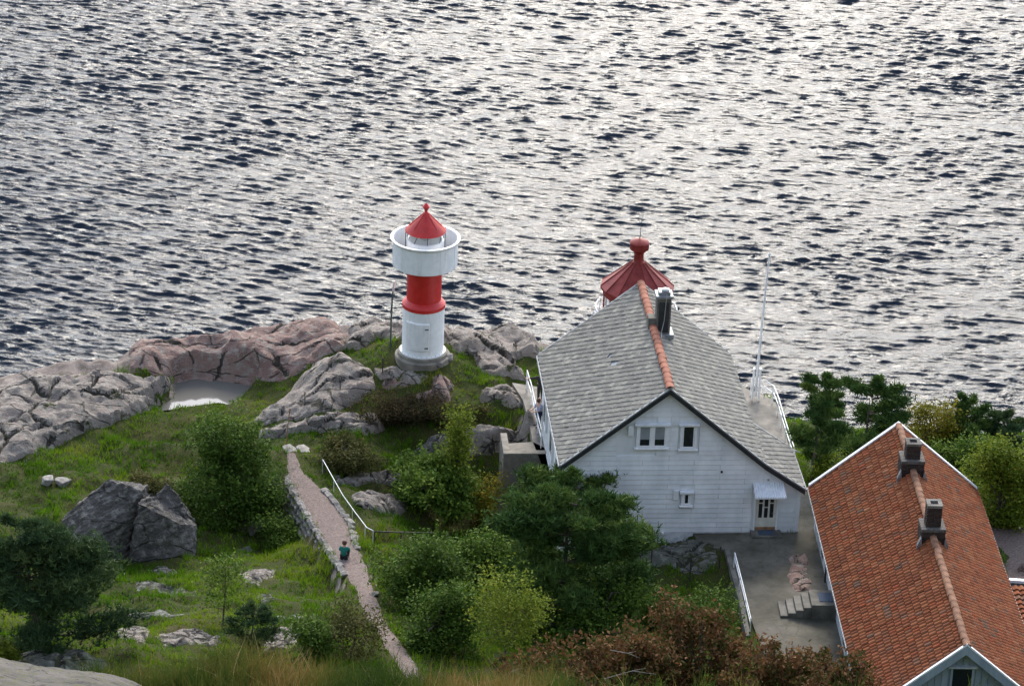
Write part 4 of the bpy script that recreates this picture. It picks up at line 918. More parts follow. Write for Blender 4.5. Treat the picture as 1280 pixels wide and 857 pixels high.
def brick_chimney(cy, h0, h1):
    m = MB(); m.box(-.53, .53, cy-.53, cy+.53, -1.2, h0-.02); m.box(-.32,.32,cy-.32,cy+.32,h0-.05,h1-.02); ch = m.build('chimney', 'mortar', rroof)
    def courses(hw, za, zb):
        n = int(round((zb-za)/.11))
        for k in range(n):
            z = za+(k+.5)*(zb-za)/n; nbk = max(2, int(round(hw*2/.27)))
            for side in range(4):
                if side == 2: continue          # the far face shows nowhere
                for i in range(nbk):
                    u = -hw+(i+.5+(.25 if k % 2 else -.25)*0)*2*hw/nbk; ln = 2*hw/nbk-.02
                    pos = {0:(u,cy-hw-.004,z),1:(-hw-.004,cy+u,z),3:(hw+.004,cy+u,z)}[side]
                    share('brick', bme, ch, pos, (0,0,0), (ln,.05,.085) if side == 0 else (.05,ln,.085))
    courses(.53, -.75, h0-.1); courses(.32, h0+.08, h1-.02)
    m = MB()
    for a in ((-.57,.57,cy-.57,cy-.34),(-.57,.57,cy+.34,cy+.57),(-.57,-.34,cy-.34,cy+.34),(.34,.57,cy-.34,cy+.34)): m.box(a[0],a[1],a[2],a[3],h0-.1,h0+.06)
    m.build('chimney_shoulder', 'mortar', ch, None, .015)
    m = MB()
    for a in ((-.36,.36,cy-.36,cy-.17),(-.36,.36,cy+.17,cy+.36),(-.36,-.17,cy-.17,cy+.17),(.17,.36,cy-.17,cy+.17)): m.box(a[0],a[1],a[2],a[3],h1-.04,h1+.1)
    m.build('chimney_crown', 'concrete', ch, None, .012)
    m = MB(); m.box(-.21,.21,cy-.21,cy+.21,h1-.06,h1-.03); m.build('flue', 'dark', ch)
    for sg in (-1,1):
        m = MB(); m.prism([(sg*.5,-.45),(sg*.72,-.62),(sg*.72,-.42),(sg*.56,.0)], cy-.62, cy-.40); m.build('flashing', 'lead', ch)
brick_chimney(c1, .42, 1.2); brick_chimney(c2, .34, 1.42)
# vertical boards on the near gable and the left wall
for i in range(26):
    x0 = -GW+wi+i*(2*GW-2*wi)/26; x1 = x0+(2*GW-2*wi)/26-.03; zt0 = min(-.35-abs(x0)*s_, -.35-abs(x1)*s_)
    if abs((x0+x1)/2) < .5 and zt0 > -2.2: 
        z0 = -6.0; segs = [(z0, -2.62), (-1.22, zt0)]
    else: segs = [(-6.0, zt0)]
    for a, b in segs:
        m = MB(); m.box(x0, x1, -GL+.385, -GL+.425, a, b); m.build('wall_board', 'bluewood', rwl)
def gable_window():
    y = -GL+.37
    m = MB(); m.box(-.42,.42,y-.01,y+.06,-2.62,-1.3); w_ = m.build('window', 'glass', rh)
    m = MB(); m.box(-.52,-.42,y-.05,y+.05,-2.65,-1.28); m.box(.42,.52,y-.05,y+.05,-2.65,-1.28); m.box(-.42,.42,y-.05,y+.05,-2.65,-2.58); m.build('frame', 'bluewood', w_)
    m = MB(); m.box(-.64,.64,y-.12,y+.05,-1.28,-1.2); m.build('drip_cap', 'palewood', w_)
    m = MB(); m.tube([(1.05,y-.03,-1.2),(1.6,y-.05,-1.75),(2.3,y-.05,-2.4),(3.2,y-.05,-3.1)], .03, 6); m.build('cable', 'metalwhite', rh)
gable_window()
nbd = 78
for i in range(nbd):
    y0 = -GL+.42+i*(GL-.77)/nbd; y1 = y0+(GL-.77)/nbd-.03
    m = MB(); m.box(-GW+wi-.035, -GW+wi+.01, y0, y1, -6.1, GE_+.02); m.build('wall_board', 'palewood', rwl)
def left_details():
    xw = -GW+wi
    for yy, a, b, kind in ((-4.6,-5.3,-3.75,'window'), (-9.2,-5.9,-3.8,'door'), (-13.2,-5.3,-3.75,'window')):
        m = MB(); m.box(xw-.06, xw-.03, yy, yy+.95, a, b); w_ = m.build(kind, 'glass' if kind == 'window' else 'palewood', rh)
        m = MB(); m.box(xw-.10,xw-.03,yy-.1,yy,a-.05,b+.05); m.box(xw-.10,xw-.03,yy+.95,yy+1.05,a-.05,b+.05); m.box(xw-.10,xw-.03,yy,yy+.95,b,b+.1); m.build('frame', 'white', w_)
    m = MB(); m.tube([(xw-.12,-5.9,GE_-.1),(xw-.12,-5.9,-5.9)], .045, 8); m.build('downpipe', 'dark', rh)
    m = MB(); m.box(xw-.2,xw-.03,-2.6,-2.2,-4.5,-3.9); m.build('meter_box', 'white', rh, None, .02)
left_details()
# outbuilding roof at the right edge
def shed():
    p = at_z(1263, 728, 12.0); o = T('outbuilding', 'small outbuilding with red tiled roof at the right edge', 'shed', (p[0], p[1], 9.6), A2)
    m = MB(); m.box(.3, 6, -5.2, -.3, -1, 2.2); m.build('wall', 'bluewood', o)
    m = MB(); m.prism([(0,2.3),(6.2,2.3),(3.1,2.2)], -5.5, 0)
    m = MB(); m.add([(0,0,2.4),(6.3,0,2.0),(6.3,-5.5,.9+.9),(0,-5.5,.9+.9),(0,0,2.28),(6.3,0,1.88),(6.3,-5.5,1.68),(0,-5.5,1.68)], [(0,1,2,3),(4,7,6,5),(0,4,5,1),(1,5,6,2),(2,6,7,3),(3,7,4,0)]); rf = m.build('roof', 'dark', o)
    for r in range(14):
        for c in range(22):
            x = .15+c*.2735; y = -5.5+r*.375; z = 1.8+(.6-.4*x/6.3)*(r*.375/5.5)+.04
            if project(np.array(o.location)+np.array([x*math.cos(A2)-y*math.sin(A2), y*math.cos(A2), z]))[0] > 1300: continue
            share('roof_tile', tme, rf, (x, y, z), (R(6), 0, 0))
    m = MB(); m.prism([(-.05,2.44),(6.3,2.04),(6.3,2.18),(-.05,2.58)], -.05, .15); m.build('verge_cap', 'metalwhite', rf)
shed()
# concrete steps at the red house door
def steps():
    xw = -GW+wi; o = T('concrete_steps', 'four concrete steps climbing to the red roofed house door', 'steps', gloc(xw-.05, -8.7, 10-GA[2]), A2)
    m = MB(); m.box(-1.15, 0, -.75, .75, -.3, .72); m.build('landing', 'concrete', o, None, .015)
    for i in range(4): m = MB(); m.box(-1.15-.36*(i+1), -1.15-.36*i-.004, -.72, .72, -.3, .56-.15*i); m.build('step', 'concrete', o, None, .015)
    m = MB(); m.box(-.75, -.12, -.4, .45, .72, .745); m.build('door_mat', 'mat', o)
steps()

# ================================================================== LIGHTHOUSE
LH = np.array([-4.8209, 164.9138, 11.0]); 
lh = T('lighthouse', 'small round lighthouse painted white and red with red conical roof', 'lighthouse', LH, 0)
VA = math.atan2(-LH[1], -LH[0])                # towards the camera
def ring(name, prof, mat, par, n=48, sm=40): m = MB(); m.lathe(prof, n); return m.build(name, mat, par, sm)
ring('plinth', [(0,-.02),(1.30,-.02),(1.34,-.05),(1.35,-.20),(1.46,-.22),(1.50,-.26),(1.52,-1.6)], 'paleconc', lh)
base = ring('base_drum', [(1.15,-.04),(1.13,.02),(1.13,2.62)], 'white_lh', lh)
ring('bolt_flange', [(1.13,.05),(1.24,.045),(1.24,-.02),(1.1,-.02)], 'white_lh', base)
for k in range(28):
    t = 2*math.pi*k/28; m = MB(); m.lathe([(0,.085),(.022,.08),(.022,.045)], 6, 1.19*math.cos(t), 1.19*math.sin(t)); m.build('bolt', 'steel', base)
ring('red_flare', [(1.13,2.6),(1.165,2.62),(1.165,2.80),(.97,3.02),(.93,3.04)], 'red_lh', lh)
ring('red_drum', [(.93,3.0),(.93,5.2)], 'red_lh', lh)
gl_ = ring('gallery_drum', [(.9,5.10),(1.70,5.06),(1.745,5.10),(1.745,6.42),(1.80,6.46),(1.875,6.56),(1.875,6.62),(1.74,6.62),(1.69,6.56),(1.69,5.22),(.9,5.2)], 'white_lh', lh)
for k in range(10):
    t = 2*math.pi*k/10+.2; m = MB(); m.tube([(1.748*math.cos(t),1.748*math.sin(t),5.1),(1.748*math.cos(t),1.748*math.sin(t),6.42)], .012, 4); m.build('seam', 'white_lh', gl_)
ring('lantern_base', [(1.0,5.2),(1.0,6.50),(.96,6.52),(.9,6.52)], 'white_lh', lh)
lg = ring('lantern_glass', [(.95,6.5),(.95,7.05)], 'clear', lh)
for k in range(8):
    t = 2*math.pi*k/8+.15; m = MB(); m.tube([(.96*math.cos(t),.96*math.sin(t),6.5),(.96*math.cos(t+.25*(k%2)),.96*math.sin(t+.25*(k%2)),7.05)], .02, 4); m.build('glazing_bar', 'iron', lg)
ring('lens', [(.12,6.4),(.3,6.55),(.42,6.75),(.3,6.98),(.12,7.1)], 'steel', lh, 20)
cr_ = ring('roof', [(.9,6.98),(1.08,6.98),(1.10,7.0),(1.09,7.04),(.10,8.02),(.09,8.06)], 'red_lh', lh, 40)
for k in range(8):
    t = VA+2*math.pi*(k+.0)/8; m = MB(); m.tube([(.86*math.cos(t),.86*math.sin(t),7.29),(.14*math.cos(t),.14*math.sin(t),8.0)], .02, 4); m.build('roof_rib', 'red_lh', cr_)
ring('finial', [(.10,8.02),(.085,8.08),(.085,8.2),(.19,8.33),(.20,8.37),(.05,8.55),(.0,8.58)], 'red_lh', cr_, 16)
for a in (-.9, .9):
    t = VA+math.pi+a; m = MB(); m.tube([(1.35*math.cos(t),1.35*math.sin(t),5.2),(1.35*math.cos(t),1.35*math.sin(t),6.9)], .02, 5); m.build('gallery_rod', 'iron', gl_)
def hatch():
    a0, a1 = VA-.31-.62, VA-.31+.62
    # the face is a little left of the middle as seen from the hill
    ca = VA - .30; vs = []; n = 12; m = MB()
    for r_, z0, z1, hw in ((1.13, .40, 2.04, .60), (1.215, .45, 1.99, .56)):
        for z in (z0, z1):
            for k in range(n+1):
                t = ca-hw+2*hw*k/n; vs.append((r_*math.cos(t), r_*math.sin(t), z))
    q = n+1; fs = []
    for k in range(n): fs += [(2*q+k,2*q+k+1,3*q+k+1,3*q+k), (k,k+1,2*q+k+1,2*q+k), (q+k,q+k+1,3*q+k+1,3*q+k)]
    fs += [(0,2*q,3*q,q), (n,2*q+n,3*q+n,q+n)]
    m.add(vs, fs); d_ = m.build('door', 'white_lh', base, 30)
    for z in (.62, 1.72):
        t = ca+.46; m = MB(); m.box(-.10,.10,-.03,.03,-.03,.03, Matrix.Translation((1.2*math.cos(t),1.2*math.sin(t),z)) @ Matrix.Rotation(t+math.pi/2,4,'Z')); m.build('hinge', 'iron', d_)
hatch()
p = hit(488, 433); m = MB(); m.tube([(0,0,-.4),(.02,0,2.2),(.10,0,3.75)], [.055,.05,.04], 8); po_ = T('marker_pole', 'thin grey green pole with white tip left of the lighthouse', 'pole', p)
m.build('shaft', simple('pole_green', (.03,.05,.045), (.10,.12,.10), 6, .6), po_, 60)
m = MB(); m.tube([(.095,0,3.3),(.115,0,3.9)], .06, 8); m.build('tip', 'white', po_, 60); m = MB(); m.box(-.35,.05,-.02,.02,1.6,1.68); m.build('cross_arm', 'iron', po_)

# ================================================================== POSTS, RAILS, FLAGPOLE
def post(label, px, py, h, r=.03, mat='iron', lean=0, group='iron stakes on the slab', cat='stake', name='iron_stake'):
    p = hit(px, py); m = MB(); m.tube([(0,0,-.8),(lean*.5,0,h*.5),(lean,0,h)], [r,r,r*.8], 6); m.tube([(lean*.9,0,h*.86),(lean*1.02,0,h*1.0)], [r*1.25,r*1.25], 6)
    o = m.build(name, mat, None, 60); o.location = (p[0], p[1], p[2]+.25); return prop(o, label, cat, group)
post('iron stake standing lowest on the tilted slab', 381, 514, .9); post('iron stake in the middle of the tilted slab', 425, 497, .8); post('short iron stake highest on the tilted slab', 395, 488, .55)
post('iron stake in grass above the heather bush', 478, 469, .8)
post('thin leaning bare wooden pole at the path head', 357, 556, 1.9, .03, 'wood', .22, None, 'pole', 'wooden_pole')
fl = [('fence post nearest the pine below the gable', 814, 704, .95), ('fence post beside the handrail kerb', 899, 710, .95), ('middle fence post below the gable', 862, 726, 1.0)]
fpts = []
for lb, a, b, h in fl: o = post(lb, a, b, h, .035, 'iron', 0, 'iron fence posts below the gable', 'fence post', 'fence_post'); fpts.append(Vector(o.location)+Vector((0,0,h*.9)))
m = MB(); m.tube([fpts[0], (fpts[0]+fpts[1])/2-Vector((0,0,.08)), fpts[1]], .012, 4); prop(m.build('fence_wire', 'iron', None), 'thin sagging wire strung between posts below the gable', 'wire')
fp = np.array(at_z(944, 500, 9.98))
fo = T('flagpole', 'tall white flagpole between two support boards on the seaward terrace', 'flagpole', fp)
m = MB(); m.tube([(0,0,.25),(.01,0,2),(.10,0,5.5),(.2,0,8.4)], [.075,.072,.06,.04], 10); m.build('pole', 'white', fo, 60)
for sx_ in (-.17, .17): m = MB(); m.box(sx_-.05, sx_+.05, -.11, .11, -.2, 1.9); m.build('support_board', 'white', fo, None, .01)
m = MB(); m.tube([(.0,-.14,.9),(.0,.14,.9)], .03, 6); m.build('pivot_bolt', 'steel', fo); m = MB(); m.lathe([(0,8.62),(.07,8.55),(.09,8.48),(.05,8.4),(0,8.38)], 10, .2, 0); m.build('truck', 'white', fo, 60)
m = MB(); m.tube([(.06,-.05,1.0),(.1,-.06,4.5),(.21,-.04,8.3)], .006, 4); m.build('halyard', 'white', fo)
def railing(name, label, pts, h, mat, rails=(1.0,.5), step=1.6, r=.035, cat='railing', pr=None):
    pts = [Vector([float(c) for c in p]) for p in pts]; o = T(name, label, cat, pts[0]); b = pts[0]
    for f in rails: m = MB(); m.tube([p+Vector((0,0,h*f))-b for p in pts], r, 6); m.build('rail', mat, o, 60)
    d = 0
    for i in range(len(pts)-1):
        l = (pts[i+1]-pts[i]).length
        while d < l:
            q = pts[i]+(pts[i+1]-pts[i])*d/l-b; m = MB(); m.tube([q+Vector((0,0,-.3)), q+Vector((0,0,h))], pr or r*.9, 6); m.build('post', mat, o, 60); d += step
        d -= l
    q = pts[-1]-b; m = MB(); m.tube([q+Vector((0,0,-.3)), q+Vector((0,0,h))], pr or r*.9, 6); m.build('post', mat, o, 60); return o
railing('terrace_railing', 'white railing along the seaward terrace beside the flagpole', [at_z(a,b,9.98) for a,b in ((938,494),(956,498),(966,505),(972,520),(980,548),(991,582))], 1.05, 'white', (1.0,.62), 1.5)
railing('ramp_railing', 'white sloping rail from the terrace down to the single post', [at_z(992,584,9.9), at_z(1012,592,9.2)], 1.0, 'white', (1.0,), 3)
railing('walkway_railing', 'white railing on the raised walk left of the white house', [at_z(a,b,9.99) for a,b in ((676,560),(670,535),(664,505),(658,485))], 1.05, 'white', (1.0,.55), 1.7)
railing('yard_handrail', 'double white handrail beside the yard ramp', [at_z(917,712,10.0), at_z(927,752,10), at_z(937,795,10)], .95, 'white', (1.0,.72), 2.2, .03)
hp = [hit(a,b) for a,b in ((403,592),(414,612),(428,637),(443,658),(458,678),(466,682))]
railing('path_handrail', 'curved white handrail right of the footpath', hp, .85, 'white', (1.0,), 3.2, .019)
railing('lower_handrail', 'rusty horizontal rail running from the path into the bushes', [hit(468,683), hit(492,684), hit(520,684), hit(545,684)], .85, 'iron', (1.0,), 2.2, .035)
def pipe_rail():
    pass
railing('gully_rail', 'short dark rail leaning over rocks beside the leafy tree', [hit(463,600), hit(472,616)], .5, 'iron', (1.0,), 2, .04)
# kerb beside the yard ramp
kb = [at_z(a, b, 9.9) for a, b in ((905,690),(912,716),(922,752),(932,800),(938,800),(928,750),(918,714),(911,688))]
m = MB(); m.slab(kb, 8.6, 10.16); prop(m.build('yard_kerb', 'concrete', None, None, .02), 'concrete kerb wall under the double white handrail', 'wall')
# concrete retaining wall left of the white house
def cwall():
    a = at_z(630,563,10); o = T('concrete_wall', 'weathered concrete retaining wall left of the white house', 'wall', (a[0], a[1], 4), A1)
    m = MB(); m.box(-.05, 2.9, -.4, 0, 0, 6.03); m.build('front_face', 'paleconc', o, None, .02)
    m = MB(); m.box(-.05, .3, 0.004, 2.0, 0, 6.03); m.build('side_face', 'paleconc', o, None, .02)
    m = MB(); m.tube([(1.2,-.36,5.0),(1.3,-.37,5.6),(1.6,-.38,5.85),(2.3,-.38,5.9)], .03, 6); m.build('pipe', 'lead', o)
cwall()

# ================================================================== TREES AND SHRUBS
def rand_dirs(n, rg): d = rg.normal(size=(n,3)); return d/np.linalg.norm(d, axis=1)[:,None]
def leaf_mesh(name, pts, size, rg, val, upb=.4, aspect=.55):
    n = len(pts); a = rand_dirs(n, rg); nm = rand_dirs(n, rg); nm[:,2] = np.abs(nm[:,2])+upb
    a -= nm*(a*nm).sum(1)[:,None]/(nm*nm).sum(1)[:,None]; a /= np.linalg.norm(a, axis=1)[:,None]+1e-9
    b = np.cross(nm, a); b /= np.linalg.norm(b, axis=1)[:,None]+1e-9; nu = nm/np.linalg.norm(nm, axis=1)[:,None]
    s = (size*rg.uniform(.6,1.3,n))[:,None]
    V = np.stack([pts-a*s*.5, pts+b*s*aspect*.5+nu*s*.1, pts+a*s*.5, pts-b*s*aspect*.5+nu*s*.1], 1).reshape(-1,3)
    return mesh_np(name, V, np.arange(4*n).reshape(n,4), val)
def needle_mesh(name, pts, size, rg, val, per=7, up=.7):
    n = len(pts); P_ = np.repeat(pts, per, 0); d = rand_dirs(n*per, rg); d[:,2] += up; d /= np.linalg.norm(d, axis=1)[:,None]
    sd_ = np.cross(d, rand_dirs(n*per, rg)); sd_ /= np.linalg.norm(sd_, axis=1)[:,None]+1e-9
    L = (size*rg.uniform(.6,1.2,n*per))[:,None]; wd = L*.10
    V = np.stack([P_-sd_*wd, P_+sd_*wd, P_+d*L+sd_*wd*.3, P_+d*L-sd_*wd*.3], 1).reshape(-1,3)
    return mesh_np(name, V, np.arange(4*n*per).reshape(-1,4), np.repeat(val, per))
TREE_SPOTS = []
def tree(name, label, cat, base, box, mat, leaf=.11, n=4000, seed=0, blobs=10, kind='leaf', trunk=.12, ry=.8, sub=26, spread=.2, open_=.55, group=None, cone=0, yfix=None, bark='bark', twigs=True, shell=.6, upb=.4):
    rg = np.random.default_rng(1000+seed)
    if kind == 'leaf' and yfix is None: leaf *= 1.42; n = int(n*1.75)
    elif kind != 'leaf': leaf *= 1.12; n = int(n*1.15); spread *= .8
    b = hit(*base) if yfix is None else at_y(base[0], base[1], yfix)
    s = ppm(b); ce = .885; x0, y0, x1, y1 = box
    rx = (x1-x0)/2/s*1.1; ryy = rx*ry; hh = (y1-y0)/2/s
    if .45*ryy > .75*hh: ryy = .75*hh/.45
    rz = math.sqrt(max(.04, hh*hh-(.45*ryy)**2))/ce; zc = (base[1]-(y0+y1)/2)/s/ce; xc = ((x0+x1)/2-base[0])/s
    ctr = np.array([xc + .06*zc, 0, zc])
    o = T(name, label, cat, (b[0], b[1], b[2]-.05), 0, group)
    bl = rand_dirs(blobs, rg)*rg.uniform(.15, 1, blobs)[:,None]**.6*np.array([rx,ryy,rz])*.80
    if cone: bl[:,:2] *= (1-cone*np.clip((bl[:,2]/rz+.7)/1.5, 0, 1))[:,None]
    br = rg.uniform(.20, .50, blobs)[:,None]*np.array([[rx,ryy,rz]])
    subs = []; 
    for c_, r_ in zip(bl, br):
        dd = rand_dirs(sub, rg); dd[:,2] = dd[:,2]*.9+.12; subs.append(c_ + dd*r_*rg.uniform(open_, 1.08, sub)[:,None])
    subs = np.concatenate(subs)+ctr
    # keep inside the outline, uneven
    q = ((subs-ctr)/np.array([rx,ryy,rz])); rr = np.linalg.norm(q, axis=1); lim = .86 + .34*vnoise(np.arctan2(q[:,0], q[:,1])*3.3+9, q[:,2]*3.1+5, seed)*1.0; ok_ = rr < lim; subs = subs[ok_]; rr = rr[ok_]
    low = subs[:,2] > .05; subs = subs[low]
    k = rg.integers(0, len(subs), n); sig = spread*min(rx, rz, 1.6)
    pts = subs[k] + rg.normal(size=(n,3))*np.array([sig, sig, sig*.75]); cv = rg.random(len(subs))
    if cat in ('bush', 'weeds') and yfix is None:
        zt = pts[:,2].max(); zm = np.percentile(pts[:,2], 3); pts[:,2] = zt-(zt-pts[:,2])*(zt-.05)/(zt-zm)
    pts[:,2] = np.maximum(pts[:,2], .04)
    val = np.clip(cv[k]*.55 + rg.random(n)*.45, 0, 1)
    if kind == 'leaf' and cat != 'weeds':        # young shoots breaking the outline
        ns = max(10, int(26*min(1.6, rx/2))); up_ = subs[subs[:,2] > ctr[2]-.2*rz]; bs_ = up_[rg.integers(0, len(up_), ns)]; dr = (bs_-ctr)/np.array([rx,ryy,rz]); dr[:,2] += .9; dr /= np.linalg.norm(dr, axis=1)[:,None]
        ls = rg.uniform(.25,.75,ns)*min(1, rx/2.2); tt = np.linspace(.1,1,11); sp_ = (bs_[:,None,:] + dr[:,None,:]*(ls[:,None]*tt)[...,None]).reshape(-1,3) + rg.normal(0,.05,(ns*11,3))
        pts = np.concatenate([pts, sp_]); val = np.concatenate([val, np.clip(rg.random(len(sp_))*.5+.5, 0, 1)])
    branches = []
    if kind == 'pine':                           # whorls of limbs, needles along their outer length
        nb_ = int(14+10*min(3, rx)); zb = max(.12, ctr[2]-rz); zt = ctr[2]+rz; P0 = []; wgt = []
        for j in range(nb_):
            f_ = rg.random()**.8; z_ = zb+(zt-zb)*f_; az = rg.random()*6.283; rad = math.sqrt(max(.05, 1-((z_-ctr[2])/rz)**2))*rg.uniform(.65,1.2)
            st = np.array([ctr[0]*z_/max(ctr[2],.1), 0, max(.05, z_-.28*rad*rx)]); en = np.array([ctr[0]+math.cos(az)*rad*rx, math.sin(az)*rad*ryy, z_+.12*rg.normal()]); md = (st+en)/2-np.array([0,0,.08*rad*rx])
            branches.append((st, md, en)); L_ = np.linalg.norm(en-st); P0.append((st, md, en, L_)); wgt.append(L_)
        wgt = np.array(wgt)/sum(wgt); jj = rg.choice(nb_, n, p=wgt); tt = rg.uniform(.28,1.0,n)**.8; A_ = np.array([p_[0] for p_ in P0])[jj]; B_ = np.array([p_[1] for p_ in P0])[jj]; C_ = np.array([p_[2] for p_ in P0])[jj]; Ls = np.array([p_[3] for p_ in P0])[jj]
        pts = A_*((1-tt)**2)[:,None] + B_*(2*tt*(1-tt))[:,None] + C_*(tt**2)[:,None]
        lat = rg.normal(size=(n,3))*np.array([.17,.17,.065])*(Ls*(1.15-.6*tt))[:,None]; cl = np.round(lat/.28)*.28; pts = pts + cl*.6 + lat*.4
        pts[:,2] = np.maximum(pts[:,2], .05); val = np.clip(.5*rg.random(nb_)[jj] + .5*rg.random(n), 0, 1)
    if kind == 'leaf': me = leaf_mesh('crown', pts, leaf, rg, val, upb)
    else: me = needle_mesh('crown', pts, leaf, rg, val)
    link('crown', me, mat, o)
    m = MB(); top = ctr + np.array([0,0,rz*.55]); mid = ctr*np.array([.55,.5,.5]) + rg.normal(size=3)*.06*rx
    pth = [np.array([0,0,-.4]), mid*.5, mid, ctr*.9, top]; m.tube(pth, [trunk*1.25, trunk, trunk*.8, trunk*.55, trunk*.15], 7)
    for br_ in branches: m.tube(list(br_), [trunk*.38, trunk*.22, trunk*.06], 5, False)
    for c_ in (bl if not branches else []):
        st = pth[2] + (pth[4]-pth[2])*rg.uniform(0,.7); e_ = c_+ctr; mm = (st+e_)/2 + rg.normal(size=3)*.08*rx; m.tube([st, mm, e_], [trunk*.42, trunk*.26, trunk*.08], 5, False)
    if twigs and not branches:
        for i in rg.integers(0, len(subs), min(60, len(subs))):
            e_ = subs[i]; j = np.argmin(np.linalg.norm(bl+ctr-e_, axis=1)); m.tube([bl[j]+ctr, e_], [trunk*.10, trunk*.03], 4, False)
    m.build('trunk', bark, o, 60); TREE_SPOTS.append((b[0], b[1], rx)); return o
SH = 'shrubs and trees on the promontory'
tree('round_bush', 'large dense round dark green bush beside the path head', 'bush', (287,646), (208,508,363,652), 'leaf_dark', .13, 15000, 1, 16, ry=.85, sub=40, spread=.16)
tree('pine_tree', 'bushy blue green pine at the left edge of the picture', 'tree', (52,812), (-75,642,140,818), 'pine_blue', .24, 9500, 2, 16, 'pine', .14, sub=30, spread=.13, open_=.4, ry=.6)
tree('birch_sapling', 'slender young birch standing alone in the left turf', 'tree', (278,778), (248,672,308,768), 'leaf_mid', .10, 750, 3, 7, trunk=.04, sub=14, spread=.25, cone=.5)
tree('pine_sapling', 'small dark pine sapling right of the young birch', 'tree', (312,812), (286,748,342,814), 'pine_blue', .2, 700, 4, 9, 'pine', .05, sub=16, spread=.13, cone=.85)
tree('olive_shrub', 'low olive shrub right of the path head', 'bush', (428,586), (382,536,486,590), 'leaf_olive', .10, 5200, 5, 12, trunk=.05, sub=30, spread=.2, ry=.7)
tree('heather_bush', 'dark brownish heather bush below the lighthouse', 'bush', (512,524), (432,480,566,530), 'leaf_heath', .09, 5200, 6, 14, trunk=.04, sub=30, spread=.2, ry=.6)
tree('low_olive_shrub', 'low ochre shrub just right of the heather bush', 'bush', (560,524), (515,500,610,532), 'leaf_olive', .09, 3200, 7, 10, trunk=.04, sub=26, spread=.2, ry=.6)
tree('leafy_tree', 'leafy green tree in front of the big layered rock', 'tree', (560,646), (478,556,632,648), 'leaf_mid', .15, 6500, 8, 14, trunk=.12, sub=30, spread=.15, ry=.8)
tree('slender_tree', 'slender yellowish tree rising above the leafy tree', 'tree', (566,640), (538,504,590,600), 'leaf_light', .12, 1500, 9, 9, trunk=.07, sub=16, spread=.22, cone=.6)
tree('yellow_shrub', 'yellow green shrub left of the concrete wall', 'bush', (597,650), (566,584,630,650), 'leaf_yellow', .09, 2600, 10, 9, trunk=.05, sub=22, spread=.2)
tree('round_bush', 'broad dark green bush right of the lower path', 'bush', (522,758), (464,655,592,762), 'leaf_dark', .12, 9500, 11, 14, sub=36, spread=.17)
tree('round_bush', 'mid green bush left of the big pine', 'bush', (612,738), (530,645,690,745), 'leaf_mid', .12, 8500, 12, 14, sub=36, spread=.17)
tree('dark_bush', 'dark green bush behind the yellowish birch by the path', 'bush', (545,810), (490,715,605,815), 'leaf_dark', .12, 6500, 13, 12, sub=30, spread=.18)
tree('pine_tree', 'big dark pine covering the left corner of the white house', 'tree', (690,790), (612,592,782,792), 'pine', .25, 14000, 14, 24, 'pine', .2, sub=34, spread=.11, open_=.45, ry=.75)
tree('pine_tree', 'smaller pine between the big pine and the white gable', 'tree', (712,700), (640,572,772,668), 'pine', .25, 5000, 15, 14, 'pine', .16, sub=24, spread=.12, open_=.5, ry=.7)
tree('birch_tree', 'yellow green birch in front of the dark bushes', 'tree', (634,850), (566,708,688,842), 'leaf_light', .095, 3600, 16, 14, trunk=.06, sub=22, spread=.16, cone=.3, open_=.4)
tree('ivy_bush', 'low dark green growth beside the yard handrail', 'bush', (866,788), (792,726,930,792), 'leaf_dark', .11, 6000, 17, 14, trunk=.05, sub=34, spread=.2, ry=.9)
tree('dark_bush', 'shaded bush under the big pine', 'bush', (745,800), (668,718,835,812), 'leaf_dark', .12, 6000, 18, 14, sub=30, spread=.2)
tree('pine_tree', 'pine with bare trunk nearest the terrace railing', 'tree', (1016,604), (980,464,1042,590), 'pine', .26, 3300, 19, 13, 'pine', .13, sub=22, spread=.13, open_=.5, ry=.9)
tree('pine_tree', 'dark pine behind the far end of the red house', 'tree', (1074,604), (1030,468,1116,595), 'pine', .26, 4200, 20, 14, 'pine', .13, sub=24, spread=.13, open_=.5, ry=.9)
tree('round_bush', 'bright green bush behind the left eave of the red house', 'bush', (1040,612), (1010,552,1070,612), 'leaf_light', .11, 2600, 21, 9, sub=24, spread=.2)
tree('round_bush', 'green bush under the dark pine behind red house', 'bush', (1100,600), (1066,535,1140,600), 'leaf_mid', .11, 3000, 22, 9, sub=24, spread=.2)
tree('leafy_tree', 'yellowish tree above the apex of the red roof', 'tree', (1150,600), (1108,494,1196,592), 'leaf_yellow', .12, 3200, 23, 11, trunk=.1, sub=22, spread=.18, open_=.45)
tree('pine_tree', 'small pine right of the yellowish tree', 'tree', (1198,600), (1172,494,1224,590), 'pine', .26, 1900, 24, 9, 'pine', .1, sub=18, spread=.15, open_=.5)
tree('leafy_tree', 'mid green tree behind the right roof slope', 'tree', (1200,620), (1160,532,1236,615), 'leaf_mid', .12, 3600, 25, 11, trunk=.1, sub=26, spread=.18)
tree('pine_tree', 'low pine against the water at the right', 'tree', (1243,602), (1215,512,1275,580), 'pine_blue', .26, 1900, 26, 9, 'pine', .1, sub=18, spread=.15, open_=.5)
tree('round_bush', 'large yellow green bush at the right edge', 'bush', (1238,664), (1186,546,1300,668), 'leaf_light', .13, 9500, 27, 15, sub=34, spread=.17, open_=.5)
tree('brush_shrub', 'dry olive brush above the dark boulder', 'bush', (178,622), (132,584,222,626), 'leaf_olive', .09, 3000, 28, 11, trunk=.03, sub=24, spread=.22)
tree('round_bush', 'bright green bush by the nearest rock at left', 'bush', (6,836), (-24,790,24,832), 'leaf_light', .08, 2200, 29, 8, trunk=.04, sub=26, spread=.18)
